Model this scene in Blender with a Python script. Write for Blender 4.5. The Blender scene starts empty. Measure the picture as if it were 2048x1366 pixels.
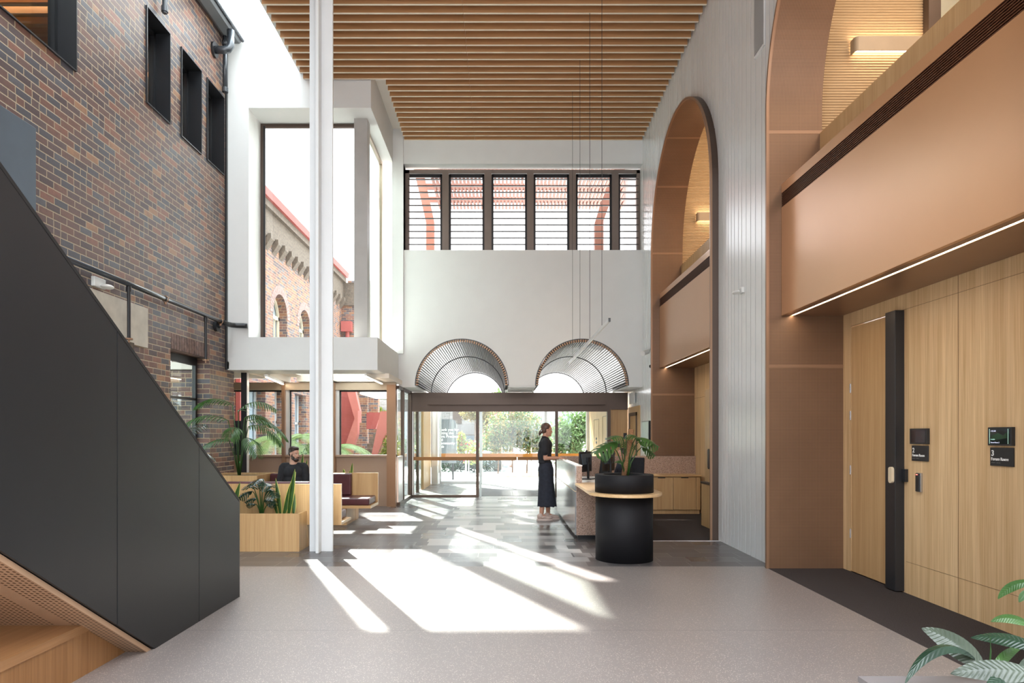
import bpy, bmesh, math, random
from mathutils import Vector, Matrix, Quaternion
random.seed(7)
SC = bpy.context.scene
COL = SC.collection
PI = math.pi

# ------------------------------------------------------------------ camera, world, sun, exposure
CAM_H = 1.5
cam_d = bpy.data.cameras.new('camera')
cam = bpy.data.objects.new('camera', cam_d); COL.objects.link(cam)
cam.location = (0, 0, CAM_H); cam.rotation_euler = (PI/2, 0, 0)
cam_d.sensor_fit = 'HORIZONTAL'; cam_d.sensor_width = 36.0
cam_d.lens = 24.0
cam_d.shift_x = (1024-1004)/2048.0
cam_d.shift_y = (871-683)/2048.0
cam_d.clip_start = 0.05; cam_d.clip_end = 2000
SC.camera = cam
SC.view_settings.view_transform = 'Standard'
SC.view_settings.look = 'None'
SC.view_settings.gamma = 1.0
SC.view_settings.use_curve_mapping = False
SC.view_settings.exposure = 2.05

W = bpy.data.worlds.new('world'); SC.world = W; W.use_nodes = True
wn = W.node_tree; wn.nodes.clear()
wo = wn.nodes.new('ShaderNodeOutputWorld'); wb = wn.nodes.new('ShaderNodeBackground')
wb.inputs['Color'].default_value = (0.93, 0.965, 1.0, 1); wb.inputs['Strength'].default_value = 1.25
# overcast-like brightness: the zenith is several times brighter (and cooler) than the horizon
_tc = wn.nodes.new('ShaderNodeTexCoord'); _sx = wn.nodes.new('ShaderNodeSeparateXYZ'); _mr = wn.nodes.new('ShaderNodeMapRange')
_mr.inputs['From Min'].default_value = 0.35; _mr.inputs['From Max'].default_value = 0.9
_mr.inputs['To Min'].default_value = 1.0; _mr.inputs['To Max'].default_value = 3.7
_mc = wn.nodes.new('ShaderNodeMix'); _mc.data_type = 'RGBA'
_mc.inputs[6].default_value = (0.98, 0.98, 1.0, 1); _mc.inputs[7].default_value = (0.86, 0.92, 1.0, 1)
wn.links.new(_tc.outputs['Generated'], _sx.inputs[0]); wn.links.new(_sx.outputs[2], _mr.inputs['Value'])
wn.links.new(_sx.outputs[2], _mc.inputs[0]); wn.links.new(_mc.outputs[2], wb.inputs['Color'])
wn.links.new(_mr.outputs[0], wb.inputs['Strength'])
wn.links.new(wb.outputs[0], wo.inputs[0])

sun_d = bpy.data.lights.new('sun', 'SUN'); sun_d.energy = 9.0; sun_d.angle = math.radians(0.9)
sun_d.color = (1.0, 0.96, 0.90)
sun = bpy.data.objects.new('sun', sun_d); COL.objects.link(sun)
_d = Vector((0.410*0.759, -0.912*0.759, -0.651))
sun.rotation_euler = _d.to_track_quat('-Z', 'Y').to_euler()

# ------------------------------------------------------------------ node helpers
def srgb(r, g, b):
    f = lambda c: (c/255/12.92) if c/255 <= 0.04045 else ((c/255+0.055)/1.055)**2.4
    return (f(r), f(g), f(b), 1)

class N:
    def __init__(s, name):
        s.m = bpy.data.materials.new(name); s.m.use_nodes = True
        s.t = s.m.node_tree; s.t.nodes.clear()
        s.out = s.t.nodes.new('ShaderNodeOutputMaterial')
        s.b = s.t.nodes.new('ShaderNodeBsdfPrincipled')
        s.t.links.new(s.b.outputs[0], s.out.inputs[0])
    def new(s, typ, **kw):
        n = s.t.nodes.new(typ)
        for k, v in kw.items(): setattr(n, k, v)
        return n
    def link(s, a, b): s.t.links.new(a, b)
    def put(s, v, sock):
        if isinstance(v, bpy.types.NodeSocket): s.link(v, sock)
        else: sock.default_value = v
    def math(s, op, a, b=None, c=None):
        n = s.new('ShaderNodeMath', operation=op)
        s.put(a, n.inputs[0])
        if b is not None: s.put(b, n.inputs[1])
        if c is not None: s.put(c, n.inputs[2])
        return n.outputs[0]
    def pos(s):
        return s.new('ShaderNodeNewGeometry').outputs['Position']
    def xyz(s, v=None):
        n = s.new('ShaderNodeSeparateXYZ'); s.link(v if v is not None else s.pos(), n.inputs[0]); return n.outputs
    def comb(s, x=0.0, y=0.0, z=0.0):
        n = s.new('ShaderNodeCombineXYZ'); s.put(x, n.inputs[0]); s.put(y, n.inputs[1]); s.put(z, n.inputs[2]); return n.outputs[0]
    def scale(s, v, sc):
        n = s.new('ShaderNodeVectorMath', operation='MULTIPLY'); s.link(v, n.inputs[0]); n.inputs[1].default_value = sc; return n.outputs[0]
    def noise(s, v, scale=1.0, detail=3.0, rough=0.5):
        n = s.new('ShaderNodeTexNoise'); s.link(v, n.inputs['Vector']); n.inputs['Scale'].default_value = scale
        n.inputs['Detail'].default_value = detail; n.inputs['Roughness'].default_value = rough; return n.outputs['Fac']
    def white(s, v):
        n = s.new('ShaderNodeTexWhiteNoise'); s.link(v, n.inputs['Vector']); return n.outputs
    def voro(s, v, scale, feature='F1'):
        n = s.new('ShaderNodeTexVoronoi', feature=feature); s.link(v, n.inputs['Vector']); n.inputs['Scale'].default_value = scale; return n.outputs
    def ramp(s, f, stops, interp='LINEAR'):
        n = s.new('ShaderNodeValToRGB'); s.link(f, n.inputs[0]); e = n.color_ramp; e.interpolation = interp
        while len(e.elements) < len(stops): e.elements.new(0.5)
        for el, (p, c) in zip(e.elements, stops): el.position = p; el.color = c if len(c) == 4 else (*c, 1)
        return n.outputs[0]
    def mix(s, f, a, b, typ='MIX'):
        n = s.new('ShaderNodeMix', data_type='RGBA', blend_type=typ)
        s.put(f, n.inputs[0]); s.put(a, n.inputs[6]); s.put(b, n.inputs[7]); return n.outputs[2]
    def bump(s, h, strength=0.3, dist=0.01):
        n = s.new('ShaderNodeBump'); s.link(h, n.inputs['Height']); n.inputs['Strength'].default_value = strength
        n.inputs['Distance'].default_value = dist; s.link(n.outputs[0], s.b.inputs['Normal'])
    def set(s, color=None, rough=None, metal=None, spec=None, coat=None, coat_rough=None):
        i = s.b.inputs
        if color is not None: s.put(color, i['Base Color'])
        if rough is not None: s.put(rough, i['Roughness'])
        if metal is not None: i['Metallic'].default_value = metal
        if spec is not None: i['Specular IOR Level'].default_value = spec
        if coat is not None: i['Coat Weight'].default_value = coat; i['Coat Roughness'].default_value = 0.22 if coat > 0.5 else 0.1
        if coat_rough is not None: i['Coat Roughness'].default_value = coat_rough
        return s

def plain(name, col, rough=0.5, metal=0.0, spec=0.5, var=0.06, vs=3.0, coat=None, bump=0.0, bs=200.0):
    n = N(name); f = n.noise(n.pos(), vs, 4)
    a = [c*(1-var) for c in col[:3]]; b = [min(1, c*(1+var)) for c in col[:3]]
    n.set(n.ramp(f, [(0.3, a), (0.7, b)]), rough, metal, spec, coat)
    if bump: n.bump(n.noise(n.pos(), bs, 2), bump, 0.002)
    return n.m

def wood(name, c1, c2, axis='z', rough=0.42, sc=1.0, plank=0.0):
    n = N(name); p = n.pos()
    k = {'z': (75, 75, 1.6), 'x': (1.6, 75, 75), 'y': (75, 1.6, 75)}[axis]
    k2 = {'z': (14, 14, 0.5), 'x': (0.5, 14, 14), 'y': (14, 0.5, 14)}[axis]
    f1 = n.noise(n.scale(p, [q*sc for q in k]), 1.0, 3, 0.6)
    f2 = n.noise(n.scale(p, [q*sc for q in k2]), 1.0, 2, 0.5)
    f = n.math('ADD', n.math('MULTIPLY', f1, 0.55), n.math('MULTIPLY', f2, 0.45))
    c = n.ramp(f, [(0.32, c1), (0.68, c2)])
    if plank:
        x = n.xyz(p); u = n.math('ADD', x[0], x[1])
        w = n.white(n.comb(n.math('FLOOR', n.math('DIVIDE', u, plank))))[0]
        c = n.mix(n.math('MULTIPLY', w, 0.22), c, (c1[0]*0.8, c1[1]*0.8, c1[2]*0.8, 1))
    n.set(c, rough, 0, 0.4)
    return n.m

def brick_mat(name, stops, mortar, bw=0.242, rh=0.0855, mt=0.011, rough=0.75, shift=0.0):
    n = N(name); p = n.pos(); x = n.xyz(p)
    nz = n.noise(p, 6, 2)
    u = n.math('ADD', n.math('ADD', x[0], x[1]), shift)
    u = n.math('ADD', u, n.math('MULTIPLY', nz, 0.006))
    v = n.math('DIVIDE', x[2], rh)
    row = n.math('FLOOR', v)
    odd = n.math('MULTIPLY', n.math('MODULO', row, 2.0), 0.5)
    rr = n.math('MULTIPLY', n.white(n.comb(row, 3.3, 1.0))[0], 0.12)
    uu = n.math('ADD', n.math('ADD', n.math('DIVIDE', u, bw), odd), rr)
    col = n.math('FLOOR', uu)
    fu = n.math('MULTIPLY', n.math('SUBTRACT', uu, col), bw)
    fv = n.math('MULTIPLY', n.math('SUBTRACT', v, row), rh)
    # a third of the bricks are split into two headers
    w = n.white(n.comb(row, col, 0.5))
    hd = n.math('GREATER_THAN', n.white(n.comb(col, row, 9.5))[0], 0.88)
    half = n.math('GREATER_THAN', fu, bw/2)
    du = n.math('MINIMUM', fu, n.math('SUBTRACT', bw, fu))
    dh = n.math('ABSOLUTE', n.math('SUBTRACT', fu, bw/2))
    dh = n.math('ADD', dh, n.math('MULTIPLY', n.math('SUBTRACT', 1.0, hd), 1.0))
    du = n.math('MINIMUM', du, dh)
    dv = n.math('MINIMUM', fv, n.math('SUBTRACT', rh, fv))
    d = n.math('MINIMUM', du, dv)
    d = n.math('ADD', d, n.math('MULTIPLY', n.math('SUBTRACT', n.noise(p, 45, 3), 0.5), 0.005))
    mask = n.ramp(d, [(mt/2-0.0015, (0, 0, 0)), (mt/2+0.002, (1, 1, 1))])
    seed = n.white(n.comb(row, col, n.math('MULTIPLY', n.math('MULTIPLY', half, hd), 5.0)))[0]
    c = n.ramp(seed, stops, 'CONSTANT')
    f = n.noise(n.scale(p, (12, 12, 22)), 1.0, 5, 0.65)
    c = n.mix(n.math('MULTIPLY', n.math('SUBTRACT', f, 0.3), 0.9), c, (0.05, 0.04, 0.045, 1))
    c2 = n.mix(mask, mortar, c)
    n.set(c2, rough, 0, 0.35)
    h = n.math('ADD', mask, n.math('MULTIPLY', n.noise(p, 60, 3), 0.35))
    n.bump(h, 0.55, 0.006)
    return n.m

def emis(name, col, s):
    n = N(name); n.set((0.8, 0.8, 0.8, 1), 0.4)
    n.b.inputs['Emission Color'].default_value = (*col, 1); n.b.inputs['Emission Strength'].default_value = s
    return n.m

def glass_mat(name, tint=(0.93, 0.96, 0.95), refl=0.9):
    m = bpy.data.materials.new(name); m.use_nodes = True; t = m.node_tree; t.nodes.clear()
    o = t.nodes.new('ShaderNodeOutputMaterial'); mx = t.nodes.new('ShaderNodeMixShader')
    tr = t.nodes.new('ShaderNodeBsdfTransparent'); gl = t.nodes.new('ShaderNodeBsdfGlossy')
    fr = t.nodes.new('ShaderNodeFresnel'); ge = t.nodes.new('ShaderNodeNewGeometry'); mr = t.nodes.new('ShaderNodeMapRange')
    mr.inputs['To Min'].default_value = 1.45; mr.inputs['To Max'].default_value = 1/1.45   # same reflectance from both sides of the thin pane
    t.links.new(ge.outputs['Backfacing'], mr.inputs['Value']); t.links.new(mr.outputs[0], fr.inputs[0])
    tr.inputs[0].default_value = (*tint, 1); gl.inputs['Color'].default_value = (refl, refl, refl, 1); gl.inputs['Roughness'].default_value = 0.01
    t.links.new(fr.outputs[0], mx.inputs[0]); t.links.new(tr.outputs[0], mx.inputs[1]); t.links.new(gl.outputs[0], mx.inputs[2])
    t.links.new(mx.outputs[0], o.inputs[0])
    return m

def perf_mat(name, base, rough, metal, mode, pitch=0.0165, band=0.0, dark=0.35):
    n = N(name); x = n.xyz()
    if mode == 'wall': u = n.math('ADD', x[0], 0.0); v = n.math('SUBTRACT', x[2], x[1])
    elif mode == 'sidewall': u = x[1]; v = x[2]
    else: u = x[0]; v = n.math('MULTIPLY', x[1], 1.185)
    fu = n.math('SUBTRACT', n.math('FRACT', n.math('DIVIDE', u, pitch)), 0.5)
    fv = n.math('SUBTRACT', n.math('FRACT', n.math('DIVIDE', v, pitch)), 0.5)
    d = n.math('ADD', n.math('MULTIPLY', fu, fu), n.math('MULTIPLY', fv, fv))
    hole = n.math('LESS_THAN', d, 0.075)
    if band:
        fb = n.math('FRACT', n.math('DIVIDE', u, band))
        inb = n.math('GREATER_THAN', n.math('MINIMUM', fb, n.math('SUBTRACT', 1.0, fb)), 0.05)
        hole = n.math('MULTIPLY', hole, inb)
    nz = n.noise(n.pos(), 2.5, 3)
    c = n.ramp(nz, [(0.3, [q*0.93 for q in base[:3]]), (0.7, [min(1, q*1.07) for q in base[:3]])])
    c = n.mix(hole, c, (base[0]*dark, base[1]*dark*0.9, base[2]*dark*0.8, 1))
    n.set(c, rough, metal, 0.5)
    return n.m

M = {}
M['brick'] = brick_mat('old_brick', [
    (0.0, (0.090, 0.058, 0.058)), (0.16, (0.150, 0.080, 0.066)), (0.34, (0.082, 0.078, 0.092)), (0.50, (0.185, 0.088, 0.064)),
    (0.64, (0.125, 0.080, 0.076)), (0.78, (0.245, 0.105, 0.070)), (0.87, (0.110, 0.105, 0.120)), (0.96, (0.340, 0.175, 0.095))],
    (0.38, 0.29, 0.19, 1), rough=0.42)
M['brick_out'] = brick_mat('courtyard_brick', [
    (0.0, (0.099, 0.074, 0.081)), (0.2, (0.211, 0.099, 0.074)), (0.4, (0.136, 0.124, 0.136)), (0.5, (0.260, 0.118, 0.074)),
    (0.7, (0.186, 0.105, 0.087)), (0.85, (0.310, 0.149, 0.081))], (0.341, 0.260, 0.174, 1), shift=0.4)
M['brick_orange'] = brick_mat('orange_brick', [
    (0.0, (0.310, 0.136, 0.081)), (0.5, (0.360, 0.167, 0.099)), (0.8, (0.273, 0.118, 0.074))], (0.310, 0.248, 0.186, 1))
M['brick_grey'] = brick_mat('grey_block', [
    (0.0, (0.260, 0.248, 0.248)), (0.5, (0.223, 0.211, 0.205)), (0.8, (0.298, 0.279, 0.279))], (0.310, 0.298, 0.279, 1))
M['white'] = plain('white_paint', (0.74, 0.745, 0.735), 0.55, var=0.015)
M['white_board'] = plain('white_satin_board', (0.74, 0.755, 0.75), 0.24, var=0.02, spec=0.8, coat=0.6)
M['groove_shade'] = plain('board_groove_shade', (0.22, 0.22, 0.22), 0.7)  # shade of the grooves between boards, painted as dark grey backing
M['white_steel'] = plain('white_steel_paint', (0.70, 0.72, 0.73), 0.38, var=0.02)
M['ceil'] = plain('ceiling_cream', (0.80, 0.75, 0.68), 0.6, var=0.02)
M['slat'] = wood('slat_timber', (0.40, 0.20, 0.085), (0.54, 0.30, 0.14), 'x', 0.5)
M['slat_edge'] = plain('pale_slat_edge', (0.80, 0.70, 0.56), 0.5)
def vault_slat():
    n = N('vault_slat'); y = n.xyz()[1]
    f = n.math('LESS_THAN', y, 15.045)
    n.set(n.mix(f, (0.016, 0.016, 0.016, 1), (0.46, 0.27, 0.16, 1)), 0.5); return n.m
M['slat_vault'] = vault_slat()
M['oak'] = wood('oak_veneer', (0.46, 0.27, 0.115), (0.62, 0.41, 0.205), 'z', 0.40)
M['oak_wall'] = wood('oak_wall_panel', (0.54, 0.335, 0.155), (0.82, 0.60, 0.345), 'z', 0.38, plank=0.31)
M['oak_flat'] = wood('oak_top', (0.52, 0.33, 0.155), (0.70, 0.49, 0.27), 'y', 0.35)
M['oak_x'] = wood('oak_long_grain', (0.46, 0.27, 0.115), (0.62, 0.41, 0.205), 'x', 0.4)
M['oak_edge'] = plain('pale_ply_edge', (0.72, 0.60, 0.42), 0.4)
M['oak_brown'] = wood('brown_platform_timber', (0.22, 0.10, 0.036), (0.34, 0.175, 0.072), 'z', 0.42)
M['perf'] = perf_mat('bronze_perforated', srgb(128, 98, 75), 0.42, 0.25, 'wall')
M['perf_soffit'] = perf_mat('perforated_soffit', srgb(178, 146, 118), 0.45, 0.2, 'soffit', 0.032, 0.9, 0.25)
M['bronze'] = plain('bronze_metal', srgb(150, 118, 94), 0.36, 0.45, var=0.04)
M['bronze_dark'] = plain('dark_bronze_frame', srgb(84, 70, 62), 0.38, 0.5, var=0.04)
M['bronze_wall'] = plain('taupe_panel', srgb(165, 140, 122), 0.40, 0.1, var=0.03)
M['copper'] = plain('copper_panel', (0.60, 0.32, 0.155), 0.28, 0.5, var=0.03, vs=1.0, coat=0.6)
M['copper_dark'] = plain('dark_copper_fin', (0.16, 0.065, 0.035), 0.4, 0.5)
M['beige_frame'] = plain('champagne_frame', srgb(176, 160, 142), 0.35, 0.4)
M['black'] = plain('black_powdercoat', (0.017, 0.018, 0.021), 0.34, 0.0, 0.5)
M['black_matt'] = plain('black_matt', (0.012, 0.012, 0.013), 0.6)
M['panel_dark'] = plain('charcoal_stair_panel', (0.014, 0.015, 0.017), 0.40, 0.0, 0.4, var=0.05, vs=1.2)
M['steel_blue'] = plain('blue_grey_sheet', (0.095, 0.125, 0.16), 0.42, 0.3)
M['steel'] = plain('satin_steel', (0.5, 0.5, 0.5), 0.25, 0.9)
M['alu'] = plain('pale_aluminium', (0.66, 0.67, 0.68), 0.3, 0.4)
M['pipe'] = plain('black_pipe_paint', (0.045, 0.052, 0.062), 0.25, 0.2, coat=0.3)
M['gutter'] = plain('grey_gutter', (0.16, 0.17, 0.18), 0.45)
M['maroon'] = plain('maroon_leather', (0.075, 0.017, 0.022), 0.38, coat=0.1, var=0.12, vs=12)
M['concrete'] = plain('rendered_concrete', (0.56, 0.52, 0.45), 0.8, var=0.12, vs=5)
M['plaza'] = plain('pale_paving', (0.55, 0.54, 0.52), 0.7, var=0.1, vs=1.2)
M['desk_metal'] = plain('brushed_steel_panel', (0.62, 0.62, 0.62), 0.19, 0.85, var=0.02)
M['desk_white'] = plain('white_counter', (0.86, 0.84, 0.82), 0.2)
M['soil'] = plain('dark_soil', (0.018, 0.014, 0.011), 0.9, bump=0.5, bs=60)
M['glass'] = glass_mat('clear_glass')
M['glass_green'] = glass_mat('greenish_glass', (0.85, 0.92, 0.90))
M['louvre'] = plain('louvre_blade', (0.035, 0.028, 0.025), 0.6)
M['clay'] = plain('terracotta_steel', (0.20, 0.075, 0.045), 0.6)
M['red_paint'] = plain('red_oxide_paint', (0.30, 0.065, 0.055), 0.6, var=0.08)
M['red_render'] = plain('pink_render', (0.46, 0.15, 0.125), 0.7, var=0.06)
M['stone'] = plain('weathered_stone', (0.115, 0.088, 0.066), 0.85, var=0.3, vs=14, bump=0.6, bs=18)
M['sash'] = plain('cream_sash', (0.60, 0.54, 0.42), 0.5)
M['led'] = emis('warm_led', (1.0, 0.80, 0.58), 6.0)
M['led_cool'] = emis('soft_led', (1.0, 0.86, 0.72), 4.0)
M['led_sconce'] = emis('sconce_glow', (1.0, 0.78, 0.54), 4.0)
M['drum_black'] = plain('drum_black', (0.008, 0.008, 0.010), 0.62, 0.0, 0.25)
M['white_metal'] = plain('white_device', (0.72, 0.72, 0.70), 0.4)
M['clear_screen'] = plain('pale_screen', (0.42, 0.50, 0.47), 0.12)
M['shade'] = plain('sconce_shade', (0.36, 0.27, 0.18), 0.5)
M['seam'] = plain('oak_seam', (0.16, 0.09, 0.045), 0.7)
M['text'] = plain('white_lettering', (0.85, 0.85, 0.83), 0.5)
M['screen'] = plain('dark_screen', (0.006, 0.007, 0.012), 0.08)
M['screen_green'] = emis('green_status', (0.02, 0.42, 0.26), 0.22)
M['screen_text'] = emis('screen_text', (0.45, 0.48, 0.8), 0.25)
M['screen_grass'] = plain('screen_picture', (0.012, 0.05, 0.022), 0.2)
M['orange_film'] = plain('orange_film', (0.72, 0.30, 0.06), 0.5)
M['brown_film'] = plain('brown_film', (0.30, 0.13, 0.035), 0.5)
M['tree_dark'] = plain('bark', (0.16, 0.10, 0.07), 0.9, var=0.3, vs=20)
M['moss_pole'] = plain('coir_pole', (0.20, 0.10, 0.045), 0.95, var=0.4, vs=60, bump=0.8, bs=120)
M['tower'] = plain('hazy_tower', (0.20, 0.24, 0.30), 0.8)  # bluish distance haze is mixed into the tower colour
M['skin'] = plain('skin', (0.52, 0.27, 0.18), 0.5, var=0.05, vs=8)
M['skin_pale'] = plain('pale_skin', (0.50, 0.28, 0.20), 0.5, var=0.05, vs=8)
M['hair'] = plain('dark_brown_hair', (0.030, 0.017, 0.012), 0.45, var=0.3, vs=80)
M['hair_brown'] = plain('brown_hair', (0.085, 0.042, 0.027), 0.42, var=0.3, vs=80)
M['black_cloth'] = plain('black_cloth', (0.012, 0.012, 0.016), 0.85, var=0.25, vs=20)
M['navy_cloth'] = plain('navy_cloth', (0.015, 0.018, 0.030), 0.8, var=0.25, vs=20)
M['shoe'] = plain('pale_pink_shoe', (0.50, 0.38, 0.33), 0.5)
M['shoe_sole'] = plain('shoe_sole', (0.62, 0.50, 0.44), 0.6)
M['eye_white'] = plain('eye_white', (0.75, 0.73, 0.7), 0.2)

def floor_terrazzo():
    n = N('grey_terrazzo'); p = n.pos()
    f = n.noise(p, 0.6, 3)
    base = n.ramp(f, [(0.3, (0.205, 0.180, 0.170)), (0.7, (0.235, 0.208, 0.196))])
    v = n.voro(p, 105)
    w = n.white(n.scale(v['Color'], (9, 9, 9)))[0]
    chip = n.math('MULTIPLY', n.math('LESS_THAN', v['Distance'], 0.34), n.math('GREATER_THAN', w, 0.66))
    c = n.mix(n.math('MULTIPLY', chip, 0.75), base, (0.62, 0.54, 0.48, 1))
    v2 = n.voro(p, 150)
    w2 = n.white(n.scale(v2['Color'], (7, 7, 7)))[0]
    chip2 = n.math('MULTIPLY', n.math('LESS_THAN', v2['Distance'], 0.32), n.math('GREATER_THAN', w2, 0.75))
    c = n.mix(n.math('MULTIPLY', chip2, 0.5), c, (0.09, 0.075, 0.07, 1))
    x = n.xyz(p)
    jl = n.math('LESS_THAN', n.math('ABSOLUTE', n.math('SUBTRACT', x[1], 5.26)), 0.004)
    c = n.mix(n.math('MULTIPLY', jl, 0.65), c, (0.05, 0.045, 0.045, 1))
    n.set(c, n.ramp(f, [(0.3, (0.36,)*3), (0.7, (0.44,)*3)]), 0, 0.7, 0.5, 0.36)
    return n.m
def floor_tile():
    n = N('bluestone_tile'); p = n.pos(); x = n.xyz(p)
    rh, bw = 0.30, 0.60
    v = n.math('DIVIDE', n.math('SUBTRACT', x[1], 7.82), rh); row = n.math('FLOOR', v)
    off = n.math('MULTIPLY', n.white(n.comb(row, 0.7, 0.2))[0], 1.0)
    uu = n.math('ADD', n.math('DIVIDE', x[0], bw), off); col = n.math('FLOOR', uu)
    # every tile is one of two lengths: split tiles at a random point
    fu = n.math('SUBTRACT', uu, col)
    sp = n.math('ADD', 0.4, n.math('MULTIPLY', n.math('GREATER_THAN', n.white(n.comb(col, row, 4.1))[0], 0.45), 2.0))
    side = n.math('GREATER_THAN', fu, sp)
    w = n.white(n.comb(row, col, n.math('MULTIPLY', side, 3.0)))[0]
    fv = n.math('SUBTRACT', v, row)
    dj = n.math('MINIMUM', n.math('MINIMUM', n.math('MULTIPLY', fu, bw), n.math('MULTIPLY', n.math('SUBTRACT', 1.0, fu), bw)),
                n.math('MINIMUM', n.math('MULTIPLY', fv, rh), n.math('MULTIPLY', n.math('SUBTRACT', 1.0, fv), rh)))
    dj = n.math('MINIMUM', dj, n.math('MULTIPLY', n.math('ABSOLUTE', n.math('SUBTRACT', fu, sp)), bw))
    joint = n.math('LESS_THAN', dj, 0.0035)
    # the mixed light and dark path runs from the doors to the desk
    mid = n.math('SUBTRACT', 1.0, n.ramp(n.math('ABSOLUTE', n.math('SUBTRACT', x[0], 0.05)), [(0.95, (0, 0, 0)), (1.0, (1, 1, 1))]))
    edge = n.math('ADD', n.math('ABSOLUTE', n.math('SUBTRACT', x[0], 0.0)), n.math('MULTIPLY', w, 0.6))
    mid = n.math('LESS_THAN', edge, 1.45)
    side_c = n.ramp(w, [(0.0, (0.070, 0.066, 0.070)), (1.0, (0.095, 0.088, 0.090))])
    mid_c = n.ramp(w, [(0.0, (0.085, 0.078, 0.078)), (0.26, (0.14, 0.13, 0.128)), (0.42, (0.24, 0.225, 0.22)), (0.56, (0.40, 0.385, 0.375)), (0.78, (0.52, 0.50, 0.49))], 'CONSTANT')
    c = n.mix(mid, side_c, mid_c)
    st = n.noise(n.scale(p, (1.5, 20, 1)), 1.0, 4)
    c = n.mix(n.math('MULTIPLY', st, 0.3), c, n.mix(0.5, c, (0.03, 0.03, 0.03, 1)))
    c = n.mix(n.math('MULTIPLY', joint, 0.55), c, (0.36, 0.34, 0.33, 1))
    n.set(c, n.ramp(w, [(0.0, (0.26,)*3), (1.0, (0.40,)*3)]), 0, 0.5, 0.12, 0.15)
    return n.m
def carpet(name):
    n = N(name); p = n.pos()
    f = n.noise(n.scale(p, (150, 260, 100)), 1.0, 3, 0.7)
    c = n.ramp(f, [(0.35, (0.022, 0.018, 0.017)), (0.65, (0.095, 0.080, 0.076))])
    n.set(c, 0.95, 0, 0.1); n.bump(f, 0.8, 0.008); return n.m
def pink_terrazzo():
    n = N('pink_terrazzo'); p = n.pos()
    v = n.voro(p, 105); w = n.white(n.scale(v['Color'], (9, 9, 9)))[0]
    near = n.math('LESS_THAN', v['Distance'], 0.42)
    c = (0.40, 0.275, 0.215, 1)
    c = n.mix(n.math('MULTIPLY', near, n.math('LESS_THAN', w, 0.30)), c, (0.05, 0.030, 0.025, 1))
    c = n.mix(n.math('MULTIPLY', near, n.math('GREATER_THAN', w, 0.72)), c, (0.60, 0.47, 0.40, 1))
    n.set(c, 0.4, 0, 0.5); return n.m
M['terrazzo'] = floor_terrazzo(); M['tile'] = floor_tile(); M['carpet'] = carpet('dark_carpet'); M['pink'] = pink_terrazzo()
def leaf_mat(name, c1, c2, rough=0.35, vs=9.0):
    n = N(name); f = n.noise(n.pos(), vs, 3)
    n.set(n.ramp(f, [(0.3, c1), (0.7, c2)]), rough, 0, 0.5)
    n.b.inputs['Subsurface Weight'].default_value = 0.0
    # thin leaves let some light through
    tr = n.new('ShaderNodeBsdfTranslucent'); tr.inputs[0].default_value = (*[min(1, c*1.6) for c in c2[:3]], 1)
    mx = n.new('ShaderNodeMixShader'); mx.inputs[0].default_value = 0.28
    n.link(n.b.outputs[0], mx.inputs[1]); n.link(tr.outputs[0], mx.inputs[2]); n.link(mx.outputs[0], n.out.inputs[0])
    return n.m
M['leaf'] = leaf_mat('leaf_green', (0.022, 0.065, 0.014), (0.055, 0.13, 0.028))
M['leaf_dark'] = leaf_mat('leaf_dark_green', (0.008, 0.022, 0.013), (0.022, 0.050, 0.028), 0.22)
M['leaf_fern'] = leaf_mat('fern_green', (0.11, 0.19, 0.045), (0.22, 0.32, 0.11), 0.5)
M['leaf_tree'] = leaf_mat('tree_green', (0.035, 0.070, 0.020), (0.085, 0.14, 0.045), 0.5, 3)
M['leaf_yellow'] = leaf_mat('autumn_leaf', (0.13, 0.145, 0.040), (0.22, 0.16, 0.060), 0.5, 3)
M['leaf_lime'] = leaf_mat('lime_leaf', (0.12, 0.16, 0.022), (0.22, 0.26, 0.045), 0.5, 5)
M['leaf_silver'] = leaf_mat('silver_leaf', (0.028, 0.042, 0.028), (0.075, 0.095, 0.068), 0.26, 7)
M['leaf_edge'] = leaf_mat('yellow_leaf_margin', (0.45, 0.47, 0.08), (0.62, 0.60, 0.16), 0.4)
M['flower'] = plain('crimson_flower', (0.55, 0.02, 0.06), 0.6)
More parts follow.
